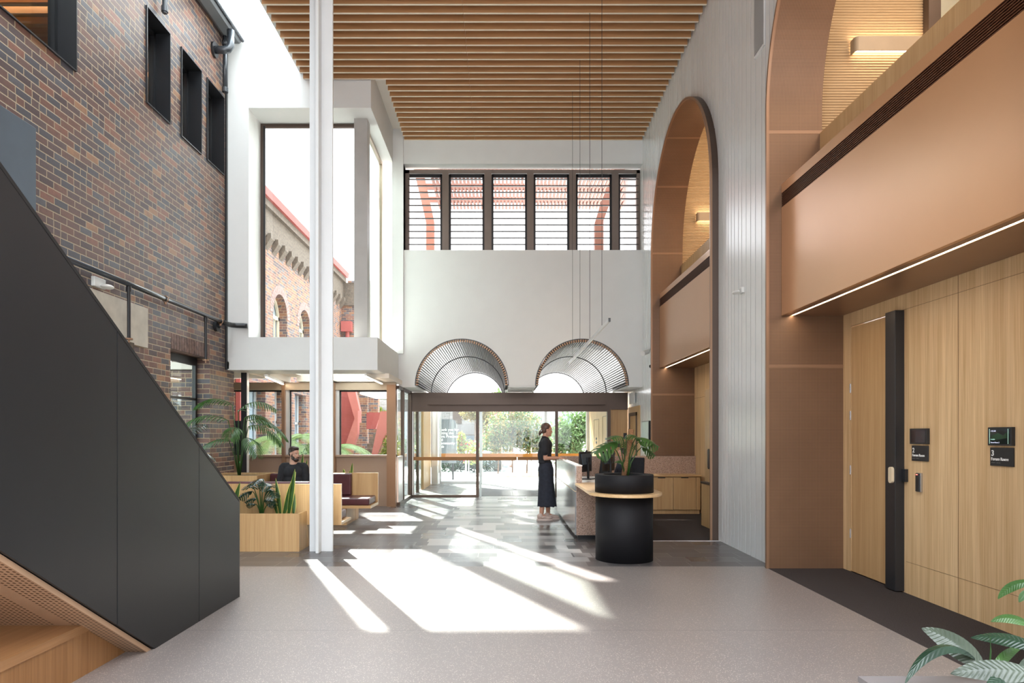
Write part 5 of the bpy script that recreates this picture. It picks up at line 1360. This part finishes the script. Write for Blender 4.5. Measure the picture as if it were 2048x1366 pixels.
tree('shrub', 'yellow-green shrub beside the right parapet of the red stair', 'shrub', -3.1, 19.2, 1.4, [(0, 0, 0.9, 0.35, 0.4, 0.7)], 'leaf_lime', 1500, 0.05, 5, trunk=0.02)
tree('tall_tree', 'grey-green tree top showing beside the lime tree', 'tree', -7.3, 40, 4.0, [(0.1, 0, 3.1, 0.9, 0.7, 0.8)], 'leaf_tree', 2500, 0.14, 6)

# plaza bed with young trees
t = thing('garden_bed', 'round mulch bed of young trees in the sunny plaza', 'garden bed', (0.65, 26.3, -0.02))
MB().lathe([(1.55, 0.0), (1.5, 0.05), (0.0, 0.08)], (0.65, 26.3, -0.02), 40).build('mulch', plain('mulch', (0.34, 0.24, 0.18), 0.9, var=0.3, vs=20), t)
PT = [(-0.15, 26.0, 2.5, 'leftmost'), (0.40, 26.5, 3.0, 'tallest'), (0.95, 26.2, 2.6, 'middle'), (1.45, 26.5, 2.3, 'rightmost')]
for k, (x, y, h, w) in enumerate(PT):
    tree('young_tree', 'slender young yellow-green tree in the plaza bed, %s of the four' % w, 'tree', x, y, h,
         [(0, 0, h*0.72, 0.55, 0.45, 0.60), (0.15, 0, h*0.45, 0.42, 0.35, 0.45), (-0.2, 0, h*0.5, 0.38, 0.35, 0.5)], 'leaf_tree', 1300, 0.06, 30+k, 'young trees in the plaza bed', 0.03, ('leaf_yellow', 1100), z0=0.04)
for k, (x, nm) in enumerate(((0.0, 'left'), (1.1, 'middle'), (1.6, 'right'))):
    mb = MB().box(x-0.02, x+0.02, 25.6, 25.64, 0.0, 1.05).box(x+0.42, x+0.46, 25.6, 25.64, 0.0, 1.05).box(x, x+0.44, 25.605, 25.63, 0.82, 0.86)
    solo(mb, 'tree_stake', 'oak_edge', 'timber tree stake frame at the front of the plaza bed, the %s one' % nm, 'tree stake', 'tree stakes')
tree('big_tree', 'large bushy green tree on the right beyond the glass doors', 'tree', 3.2, 29.5, 3.0, [(0, 0, 1.5, 1.1, 1, 1.3), (-0.55, 0, 1.1, 0.8, 0.8, 1.0), (0.6, 0, 1.9, 0.7, 0.6, 0.8)], 'leaf_tree', 5200, 0.09, 40)
tree('background_tree', 'dark green tree top behind the plaza saplings', 'tree', 0.2, 38, 4.2, [(0, 0, 3.2, 1.2, 1, 1.0), (0.7, 0, 2.6, 0.9, 0.8, 0.9)], 'leaf_tree', 2600, 0.12, 41)
tree('hanging_branch_tree', 'tree with hanging green branches in front of the orange brick house', 'tree', -1.2, 30.5, 3.0, [(0, 0, 2.5, 0.7, 0.4, 0.4), (0.5, 0, 2.2, 0.4, 0.3, 0.6)], 'leaf_yellow', 1500, 0.09, 42)
tree('flowering_shrub', 'lime shrub with crimson flowers in front of the grey apartment block', 'shrub', -1.45, 27.0, 1.7, [(0.2, 0, 0.85, 0.55, 0.4, 0.55), (-0.15, 0, 1.2, 0.2, 0.2, 0.5)], 'leaf_lime', 1300, 0.06, 43, None, 0.03, ('flower', 130))
tree('low_hedge', 'low dark hedge in front of the grey apartment block', 'hedge', -2.6, 28.0, 0.8, [(0, 0, 0.35, 1.3, 0.3, 0.4), (1.5, 0, 0.35, 1.0, 0.3, 0.4)], 'leaf_dark', 1600, 0.08, 44, None, 0.02)
tree('low_hedge', 'low dark hedge in front of the orange brick house', 'hedge', -0.6, 30.5, 1.0, [(0, 0, 0.8, 0.7, 0.4, 0.9)], 'leaf_tree', 1300, 0.08, 45, None, 0.02)

t = thing('apartment_block', 'pale grey and dark brick apartment block across the plaza', 'building', (-3.5, 34, 0))
MB().box(-8, -1.15, 34, 40, 2.05, 3.3).build('upper_wall', 'brick_grey', t)
MB().box(-8, -1.15, 33.9, 40, -0.1, 2.05).build('lower_wall', plain('dark_brick_wall', (0.17, 0.16, 0.165), 0.8), t)
for (xa, xb) in ((-3.0, -2.55), (-2.5, -2.05), (-1.9, -1.3)):
    w = MB().box(xa, xb, 33.85, 33.9, 0.45, 1.55).build('window', 'bronze_dark', t); MB().box(xa+0.04, xb-0.04, 33.84, 33.85, 0.5, 1.5).build('pane', 'steel_blue', w)
MB().box(-2.45, -2.0, 33.95, 34.0, 2.1, 2.9).build('window', 'bronze_dark', t)
t = thing('brick_house', 'orange brick house with a blue-grey strip across the plaza', 'building', (-0.4, 32.5, 0))
MB().box(-1.10, -0.02, 32.5, 37, 0, 3.3).build('wall', 'brick_orange', t)
MB().box(-0.02, 0.28, 32.6, 37, 0, 3.2).build('side_wall', plain('blue_grey_cladding', (0.34, 0.40, 0.50), 0.6), t)
MB().box(0.36, 0.60, 32.5, 33.0, 0, 3.3).build('chimney_stack', 'brick_orange', t)
# plaza sign
t = thing('plaza_sign', 'grey freestanding sign panel with white thank-you message', 'sign', (-2.0, 23.5, -0.02))
poly = [(-2.42, 0.55), (-1.58, 0.55), (-1.58, 1.92), (-1.62, 2.02), (-1.72, 2.06), (-2.42, 2.06)]
MB().prism(poly, 'y', 23.5, 23.56).build('sign_panel', plain('sign_grey', (0.13, 0.15, 0.165), 0.35), t)
MB().box(-2.35, -2.29, 23.5, 23.56, -0.02, 0.55).box(-1.72, -1.66, 23.5, 23.56, -0.02, 0.55).build('sign_legs', 'black', t)
text_mesh('Thank you for\nvisiting the\nCivic Precinct\nand\nCommunity\nHub', 0.125, 'text', frame_m((-2.21, 23.495, 1.66), (1, 0, 0), (0, 0, 1)), t, spacing=0.93)
# bike hoop
t = thing('bike_hoop', 'white tubular bike hoop seen through the right glass door', 'bike rack', (2.1, 25.0, -0.02), 'bike hoops on the plaza')
MB().tube([(2.15, 25, -0.02), (2.15, 25, 0.66), (2.18, 25, 0.76), (2.27, 25, 0.80), (2.5, 25, 0.80), (2.59, 25, 0.76), (2.62, 25, 0.66), (2.62, 25, -0.02)], 0.03, 8).build('hoop', 'white_metal', t, smooth=True)
MB().cyl((2.38, 25, 0.80), (2.38, 25, 0.92), 0.02).build('post', 'white_metal', t)
t = thing('bollard', 'white post and valve standing on the plaza by the sign', 'bollard', (-1.25, 24.2, -0.02))
MB().box(-1.31, -1.25, 24.2, 24.26, -0.02, 0.95).box(-1.20, -1.16, 24.2, 24.24, -0.02, 0.9).build('posts', 'white_metal', t)
t = thing('parked_car', 'pale car partly hidden behind the plaza kerb', 'car', (-0.9, 28.8, -0.02))
MB().prism([(-2.6, 0.25), (0.4, 0.25), (0.4, 0.5), (-0.1, 0.62), (-0.6, 0.85), (-1.7, 0.85), (-2.2, 0.62), (-2.6, 0.55)], 'y', 28.8, 29.8).build('body', plain('pale_blue_car_paint', (0.45, 0.52, 0.58), 0.3), t, bevel=0.03)
for x in (-2.05, -0.2): MB().cyl((x, 28.78, 0.24), (x, 28.98, 0.24), 0.25, n=20).build('wheel', 'black_matt', t)
# distant city
for k, (x, w, h) in enumerate(((45, 9, 17.2), (57, 6, 13.5), (66, 10, 15), (79, 7, 12), (36, 7, 10.5), (89, 9, 20), (101, 7, 17), (113, 11, 16), (128, 9, 11), (26, 6, 8))):
    t = thing('city_tower', 'hazy blue tower on the far skyline, %s' % ['second from the left', 'third from the left', 'fourth from the left', 'fifth from the left', 'short one, left of centre', 'tallest of all', 'slim one right of the tallest', 'widest, near the right end', 'low one at the right end', 'lowest, at the left end'][k], 'building', (x*0.6, 560+k*5, -0.2), 'distant towers')
    MB().box(x*0.6, x*0.6+w*0.7, 560+k*5, 570+k*5, -0.2, h).build('tower_body', 'tower', t)
t = thing('roof_house', 'low house with an orange chimney pot beyond the big tree', 'building', (3.6, 44, 0))
MB().box(3.35, 4.1, 44, 46, 0, 2.1).build('wall', 'brick_orange', t)
MB().prism([(3.2, 2.05), (4.25, 2.05), (3.72, 2.35)], 'y', 43.8, 46).build('roof', 'bronze_dark', t)
MB().cyl((3.75, 44, 2.2), (3.75, 44, 2.75), 0.14, 0.10, 12).build('chimney_pot', 'clay', t)

# terracotta portal frames and pergola outside the clerestory
t = thing('pergola', 'terracotta steel pergola with timber battens outside the high windows', 'pergola', (0.4, 20, 0))
for pts in ([(852, 700), (868, 700), (868, 442), (860, 405), (848, 350), (838, 306), (820, 306), (830, 350), (843, 405), (852, 445)],
            [(1190, 700), (1207, 700), (1207, 442), (1222, 400), (1245, 350), (1263, 306), (1240, 306), (1224, 350), (1204, 400), (1190, 445)]):
    MB().prism([((a-1004)*17.0/1365, 1.5+(871-b)*17.0/1365) for a, b in pts], 'y', 17.0, 17.22).build('portal_post', 'clay', t)
z = 8.55; k = 0; x = -1.95; proto_b = None; x_first = x
while x < 4.4:
    if proto_b is None: proto_b = MB().box(x, x+0.062, 16.3, 21.3, z, z+0.14).build('batten', 'clay', t)
    else: c = proto_b.copy(); COL.objects.link(c); c.parent = t; c.location = (x-x_first, 0, 0)
    x += 0.108; k += 1
mb = MB()
for yy in (17.0, 18.6, 19.9, 21.0): mb.box(-2.3, 4.6, yy, yy+0.10, z+0.14, z+0.30)
mb.build('crossbeam', 'clay', t)
# ------------------------------------------------------------------ people
def blob(name, prims, mat, parent, voxel=0.006, smooth=3, xf=None):
    mb = MB()
    for p in prims:
        if p[0] == 'c':
            _, a, b, r0, r1 = p; a = Vector(a); b = Vector(b)
            if xf: a = xf @ a; b = xf @ b
            L = (b-a).length; n = max(2, int(L/max(0.004, min(r0, r1)*0.5))); n = min(n, 30)
            mb.cyl(a, b, r0, r1, 14)
            mb.ell(a, (r0,)*3, 14, 9); mb.ell(b, (r1,)*3, 14, 9)
        else:
            c = Vector(p[1]); r = p[2]; q = p[3] if len(p) > 3 else Quaternion()
            if xf: c = xf @ c; q = xf.to_quaternion() @ q
            mb.ell(c, r, 18, 12, q)
    o = mb.build(name, mat, parent, smooth=True)
    m = o.modifiers.new('r', 'REMESH'); m.mode = 'VOXEL'; m.voxel_size = voxel; m.use_smooth_shade = True
    s = o.modifiers.new('s', 'SMOOTH'); s.factor = 0.5; s.iterations = smooth
    dg = bpy.context.evaluated_depsgraph_get(); me = bpy.data.meshes.new_from_object(o.evaluated_get(dg))
    me.name = name; o.modifiers.clear(); o.data = me
    me.polygons.foreach_set('use_smooth', [True]*len(me.polygons))
    return o

def head(xf):
    """prims of head + neck in a frame: x forward, y left, z up, origin at the middle of the head"""
    return [('e', (-0.012, 0, 0.035), (0.092, 0.073, 0.088)), ('e', (0.022, 0, -0.02), (0.068, 0.058, 0.085)), ('e', (0.040, 0, -0.075), (0.042, 0.042, 0.036)),
            ('e', (0.078, 0, -0.012), (0.014, 0.011, 0.026)), ('e', (0.090, 0, -0.024), (0.013, 0.012, 0.010)), ('e', (0.072, 0, -0.058), (0.016, 0.022, 0.014)), ('e', (0.074, 0, -0.092), (0.014, 0.018, 0.013)),
            ('e', (0.068, 0, 0.028), (0.018, 0.045, 0.012)), ('e', (-0.002, 0.072, -0.008), (0.016, 0.008, 0.028)), ('e', (-0.002, -0.072, -0.008), (0.016, 0.008, 0.028)),
            ('c', (-0.022, 0, -0.05), (-0.040, 0, -0.175), 0.052, 0.056)]
def face_bits(xf, t, parent, beard=False):
    for s in (-1, 1):
        e = blob('eye', [('e', (0.074, s*0.029, 0.005), (0.0105, 0.011, 0.0055))], 'eye_white', parent, 0.003, 1, xf)
        blob('pupil', [('e', (0.0825, s*0.029, 0.005), (0.004, 0.006, 0.0055))], 'hair', e, 0.002, 1, xf)
        blob('eyebrow', [('c', (0.084, s*0.016, 0.024), (0.074, s*0.045, 0.024), 0.004, 0.003)], 'hair', parent, 0.003, 1, xf)
    blob('lips', [('e', (0.087, 0, -0.060), (0.007, 0.018, 0.005))], plain('lips', (0.35, 0.12, 0.10), 0.4), parent, 0.003, 1, xf)
def hand(wrist, d, palm_n, size=1.0, curl=0.5, side=1):
    """palm + five fingers as prims; d direction of the fingers, palm_n points out of the palm"""
    w = Vector(wrist); d = Vector(d).normalized(); n = Vector(palm_n).normalized(); s = d.cross(n).normalized()*side
    pr = []
    for k in range(-1, 2): pr.append(('c', w+s*0.012*k, w+d*0.085*size+s*0.024*k, 0.013*size, 0.012*size))
    for k, (L, o) in enumerate(((0.070, -0.033), (0.080, -0.011), (0.074, 0.011), (0.058, 0.032))):
        b = w+d*0.085*size+s*o*size; d1 = (d+n*curl*0.5).normalized(); d2 = (d+n*curl*1.3).normalized()
        m = b+d1*L*0.5*size; pr += [('c', b, m, 0.0085*size, 0.008*size), ('c', m, m+d2*L*0.5*size, 0.008*size, 0.0065*size)]
    b = w+d*0.025*size-s*0.030*size; m = b+(d*0.6-s*0.7+n*0.3).normalized()*0.038*size
    pr += [('c', b, m, 0.011*size, 0.009*size), ('c', m, m+(d*0.9-s*0.1+n*0.4).normalized()*0.032*size, 0.009*size, 0.007*size)]
    return pr

# woman standing at the desk, facing +X
wx, wy = 0.79, 12.12
t = thing('person', 'woman in black top and long black skirt standing at the reception desk', 'person', (wx, wy, 0))
lean = 0.02
hx = Matrix.Translation((wx+0.01, wy, 1.595)) @ Matrix.Rotation(0.08, 4, 'Y')
B = [('e', (wx-0.02, wy, 0.93), (0.085, 0.135, 0.11)), ('e', (wx-0.025, wy, 1.10), (0.080, 0.12, 0.14)), ('e', (wx-0.015, wy, 1.28), (0.09, 0.13, 0.13)),
     ('c', (wx-0.03, wy-0.13, 1.395), (wx-0.03, wy+0.13, 1.395), 0.055, 0.055), ('c', (wx-0.02, wy, 1.36), (wx-0.02, wy, 1.46), 0.075, 0.055)]
for s in (-1, 1):
    sh = (wx-0.03, wy+s*0.165, 1.385); el = (wx-0.035, wy+s*0.20, 1.10); wr = (wx+0.195, wy+s*0.13+(0.0 if s < 0 else -0.02), 1.105)
    B += [('c', sh, el, 0.045, 0.036), ('c', el, wr, 0.036, 0.024)]
    hp = (wx-0.02+(-0.01 if s < 0 else 0.05), wy+s*0.085, 0.92); kn = (wx+(-0.03 if s < 0 else 0.05), wy+s*0.08, 0.50); an = (wx+(-0.095 if s < 0 else 0.035), wy+s*0.08, 0.09)
    B += [('c', hp, kn, 0.066, 0.050), ('c', kn, (kn[0]*0.5+an[0]*0.5-0.015, kn[1], 0.33), 0.050, 0.052), ('c', (kn[0]*0.5+an[0]*0.5-0.015, kn[1], 0.33), an, 0.052, 0.034), ('c', an, (an[0]+0.14, an[1], 0.04), 0.032, 0.026)]
B2 = []
for p in head(None):
    if p[0] == 'c': B2.append(('c', hx@Vector(p[1]), hx@Vector(p[2]), p[3]*0.85, p[4]*0.85))
    else: B2.append(('e', hx@Vector(p[1]), tuple(q*0.96 for q in p[2]), hx.to_quaternion()))
H = hand((wx+0.20, wy-0.13, 1.105), (1, 0.15, -0.05), (0, 0.1, -1), 0.95, 0.45, 1)+hand((wx+0.20, wy+0.11, 1.105), (1, -0.15, -0.05), (0, -0.1, -1), 0.95, 0.45, -1)
blob('body', B+B2+H, 'skin', t, 0.0055, 2)
body_w = [c for c in children(t)][0]
face_bits(hx, t, t)
hairp = [('e', (-0.026, 0, 0.048), (0.090, 0.080, 0.082)), ('e', (-0.05, 0, 0.0), (0.062, 0.072, 0.07)), ('e', (-0.115, 0, -0.05), (0.028, 0.036, 0.055), Quaternion((0, 1, 0), 0.35)), ('e', (-0.085, 0, -0.02), (0.03, 0.04, 0.03))]
blob('hair', hairp, 'hair_brown', t, 0.005, 2, hx)
blob('hair_tie', [('e', (-0.098, 0, -0.018), (0.014, 0.046, 0.024), Quaternion((0, 1, 0), 0.4))], 'white', t, 0.004, 1, hx)
S = [('e', (wx-0.02, wy, 1.33), (0.125, 0.165, 0.12)), ('e', (wx-0.035, wy, 1.15), (0.125, 0.165, 0.20)), ('e', (wx-0.03, wy, 1.03), (0.118, 0.165, 0.075)), ('c', (wx-0.03, wy-0.13, 1.395), (wx-0.03, wy+0.13, 1.395), 0.062, 0.062), ('c', (wx-0.025, wy, 1.40), (wx-0.03, wy, 1.445), 0.088, 0.066)]
for s in (-1, 1): S += [('c', (wx-0.03, wy+s*0.165, 1.385), (wx-0.04, wy+s*0.20, 1.21), 0.062, 0.066)]
S.append(('e', (wx-0.022, wy, 1.235), (0.118, 0.158, 0.15)))
blob('shirt', S, 'black_cloth', t, 0.007, 14)
# skirt: lofted rings with soft folds
mb = MB(); rings = []; NS = 40
for i in range(26):
    u = i/25; z = 1.02-u*(1.02-0.245); cx = wx-0.015+0.02*u; rx = 0.120+0.012*math.sin(PI*min(1, u*3))+0.045*u**1.6; ry = 0.165-0.015*u+0.03*u*u
    if u < 0.1: rx -= 0.01; ry -= 0.01
    for j in range(NS):
        a = 2*PI*j/NS; f = 1+0.05*u*math.sin(a*7+u*2)+0.02*u*math.sin(a*13)
        mb.v.append((cx+rx*f*math.cos(a), wy+ry*f*math.sin(a), z+(0.006*math.sin(a*9) if i == 25 else 0)))
for i in range(25):
    for j in range(NS): mb.f.append((i*NS+j, i*NS+(j+1) % NS, (i+1)*NS+(j+1) % NS, (i+1)*NS+j))
sk = mb.build('skirt', 'navy_cloth', t, smooth=True); so = sk.modifiers.new('t', 'SOLIDIFY'); so.thickness = 0.004
for s, ax in ((-1, wx-0.095), (1, wx+0.035)):
    yy = wy+s*0.08
    sh = blob('shoe', [('e', (ax+0.055, yy, 0.052), (0.135, 0.045, 0.040)), ('e', (ax-0.02, yy, 0.075), (0.058, 0.044, 0.050)), ('e', (ax+0.13, yy, 0.045), (0.065, 0.046, 0.032)), ('c', (ax-0.005, yy, 0.10), (ax-0.005, yy, 0.115), 0.040, 0.038)], 'shoe', t, 0.006, 2)
    mb = MB(); mb.prism([(ax+0.06+0.145*math.cos(a)*(1.0), yy+0.047*math.sin(a)) for a in [2*PI*k/24 for k in range(24)]], 'z', 0.001, 0.032); mb.build('sole', 'shoe_sole', sh)
    MB().tube([(ax-0.02, yy-0.046, 0.055), (ax+0.02, yy-0.049, 0.045), (ax+0.09, yy-0.040, 0.075)], 0.005, 6, 0.002).build('side_stripe', 'bronze', sh)

# bearded man seated on the far bench, facing the camera, head turned to his left
mx, my, mz = -3.50, 11.50, 0.466
t = thing('person', 'bearded man in a black t-shirt sitting on the booth bench, looking sideways', 'person', (mx, my, 0))
hx = Matrix.Translation((mx+0.02, my-0.06, mz+0.72)) @ Matrix.Rotation(math.radians(-33), 4, 'Z') @ Matrix.Rotation(0.06, 4, 'Y')
B = [('e', (mx, my, mz+0.11), (0.17, 0.13, 0.11)), ('e', (mx, my-0.01, mz+0.27), (0.155, 0.11, 0.16)), ('e', (mx, my-0.02, mz+0.43), (0.18, 0.115, 0.14)), ('c', (mx-0.16, my-0.02, mz+0.515), (mx+0.16, my-0.02, mz+0.515), 0.058, 0.058), ('c', (mx, my-0.03, mz+0.50), (mx, my-0.04, mz+0.60), 0.085, 0.060)]
for s in (-1, 1):
    sh = (mx+s*0.182, my-0.02, mz+0.49); el = (mx+s*0.218, my-0.08, mz+0.21); wr = (mx+s*0.10, my-0.30, mz+0.16)
    B += [('c', sh, el, 0.055, 0.042), ('c', el, wr, 0.042, 0.028)]
    kn = (mx+s*0.14, my-0.50, 0.52); an = (mx+s*0.14, my-0.52, 0.10)
    B += [('c', (mx+s*0.10, my, mz+0.09), kn, 0.085, 0.062), ('c', kn, an, 0.060, 0.040), ('c', an, (an[0], an[1]-0.16, 0.045), 0.036, 0.028)]
    B += hand(wr, (-s*0.5, -0.8, -0.1), (0, 0, -1), 1.0, 0.7, s)
for p in head(None):
    if p[0] == 'c': B.append(('c', hx@Vector(p[1]), hx@Vector(p[2])+Vector((0, 0.02, 0)), p[3], p[4]*1.05))
    else: B.append(('e', hx@Vector(p[1]), tuple(p[2]), hx.to_quaternion()))
blob('body', B, 'skin_pale', t, 0.006, 2)
face_bits(hx, t, t)
blob('hair', [('e', (-0.022, 0, 0.058), (0.094, 0.078, 0.078)), ('e', (-0.055, 0, 0.015), (0.055, 0.070, 0.065)), ('e', (0.035, 0, 0.098), (0.045, 0.055, 0.032))], 'hair', t, 0.005, 2, hx)
blob('beard', [('e', (0.050, 0, -0.088), (0.046, 0.050, 0.038)), ('e', (0.022, 0.047, -0.058), (0.040, 0.015, 0.036)), ('e', (0.022, -0.047, -0.058), (0.040, 0.015, 0.036)), ('e', (0.008, 0.060, -0.015), (0.016, 0.010, 0.036)), ('e', (0.008, -0.060, -0.015), (0.016, 0.010, 0.036)), ('c', (0.084, -0.018, -0.048), (0.084, 0.018, -0.048), 0.006, 0.006), ('e', (0.068, 0, -0.092), (0.026, 0.028, 0.026))], 'hair', t, 0.004, 2, hx)
S = [('e', (mx, my, mz+0.14), (0.185, 0.145, 0.12)), ('e', (mx, my-0.01, mz+0.28), (0.175, 0.13, 0.17)), ('e', (mx, my-0.02, mz+0.42), (0.185, 0.13, 0.15)), ('c', (mx-0.165, my-0.02, mz+0.515), (mx+0.165, my-0.02, mz+0.515), 0.066, 0.066), ('c', (mx, my-0.02, mz+0.50), (mx, my-0.025, mz+0.53), 0.10, 0.080)]
for s in (-1, 1): S += [('c', (mx+s*0.182, my-0.02, mz+0.49), (mx+s*0.215, my-0.06, mz+0.27), 0.070, 0.062)]
blob('t_shirt', S, 'black_cloth', t, 0.007, 14)
Q = [('e', (mx, my, mz+0.10), (0.185, 0.145, 0.10))]
for s in (-1, 1): Q += [('c', (mx+s*0.10, my, mz+0.09), (mx+s*0.14, my-0.50, 0.52), 0.095, 0.072), ('c', (mx+s*0.14, my-0.50, 0.52), (mx+s*0.14, my-0.52, 0.12), 0.070, 0.058)]
blob('trousers', Q, 'navy_cloth', t, 0.008, 3)
for s in (-1, 1): blob('shoe', [('e', (mx+s*0.14, my-0.60, 0.046), (0.048, 0.135, 0.045)), ('e', (mx+s*0.14, my-0.53, 0.07), (0.045, 0.06, 0.055))], 'white_metal', t, 0.007, 2)

# receptionist seated behind the plant, bending forward
rx, ry, rz_ = 2.25, 12.30, 0.53
t = thing('person', 'receptionist in dark clothes seated behind the monstera, head bowed', 'person', (rx, ry, 0))
hx = Matrix.Translation((rx-0.10, ry-0.12, rz_+0.62)) @ Matrix.Rotation(math.radians(-150), 4, 'Z') @ Matrix.Rotation(0.5, 4, 'Y')
B = [('e', (rx, ry, rz_+0.10), (0.16, 0.13, 0.11)), ('c', (rx, ry, rz_+0.12), (rx-0.06, ry-0.06, rz_+0.40), 0.12, 0.12), ('c', (rx-0.02, ry-0.20, rz_+0.45), (rx-0.10, ry+0.10, rz_+0.45), 0.055, 0.055), ('c', (rx-0.06, ry-0.06, rz_+0.42), (rx-0.09, ry-0.09, rz_+0.54), 0.06, 0.05)]
for s, sh in ((-1, (rx-0.02, ry-0.20, rz_+0.44)), (1, (rx-0.10, ry+0.11, rz_+0.44))):
    el = (sh[0]-0.10, sh[1]-0.02, rz_+0.22); wr = (sh[0]-0.30, sh[1]-0.06*s, rz_+0.27)
    B += [('c', sh, el, 0.045, 0.036), ('c', el, wr, 0.036, 0.026)]+hand(wr, (-1, 0, 0), (0, 0, -1), 0.9, 0.5, s)
    B += [('c', (rx, ry+s*0.09, rz_+0.09), (rx-0.36, ry-0.05+s*0.12, 0.54), 0.08, 0.055), ('c', (rx-0.36, ry-0.05+s*0.12, 0.54), (rx-0.36, ry-0.05+s*0.12, 0.10), 0.05, 0.036), ('c', (rx-0.36, ry-0.05+s*0.12, 0.06), (rx-0.50, ry-0.05+s*0.12, 0.045), 0.036, 0.028)]
for p in head(None):
    if p[0] == 'c': B.append(('c', hx@Vector(p[1]), (rx-0.08, ry-0.08, rz_+0.50), p[3]*0.85, 0.05))
    else: B.append(('e', hx@Vector(p[1]), tuple(q*0.95 for q in p[2]), hx.to_quaternion()))
blob('body', B, 'skin', t, 0.007, 2)
face_bits(hx, t, t)
blob('hair', [('e', (-0.028, 0, 0.045), (0.09, 0.078, 0.078)), ('e', (-0.065, 0, -0.02), (0.05, 0.062, 0.09)), ('e', (-0.085, 0, -0.10), (0.035, 0.05, 0.08))], 'hair', t, 0.006, 2, hx)
blob('top', [('e', (rx, ry, rz_+0.12), (0.17, 0.14, 0.12)), ('c', (rx, ry, rz_+0.14), (rx-0.06, ry-0.06, rz_+0.40), 0.135, 0.135), ('c', (rx-0.02, ry-0.20, rz_+0.45), (rx-0.10, ry+0.10, rz_+0.45), 0.065, 0.065), ('c', (rx-0.02, ry-0.20, rz_+0.44), (rx-0.08, ry-0.21, rz_+0.30), 0.06, 0.055), ('c', (rx-0.10, ry+0.11, rz_+0.44), (rx-0.16, ry+0.10, rz_+0.30), 0.06, 0.055)], 'navy_cloth', t, 0.008, 3)
Q = [('e', (rx, ry, rz_+0.09), (0.17, 0.14, 0.09))]
for s in (-1, 1): Q += [('c', (rx, ry+s*0.09, rz_+0.09), (rx-0.36, ry-0.05+s*0.12, 0.54), 0.088, 0.066), ('c', (rx-0.36, ry-0.05+s*0.12, 0.54), (rx-0.36, ry-0.05+s*0.12, 0.12), 0.062, 0.052)]
blob('trousers', Q, 'navy_cloth', t, 0.009, 3)
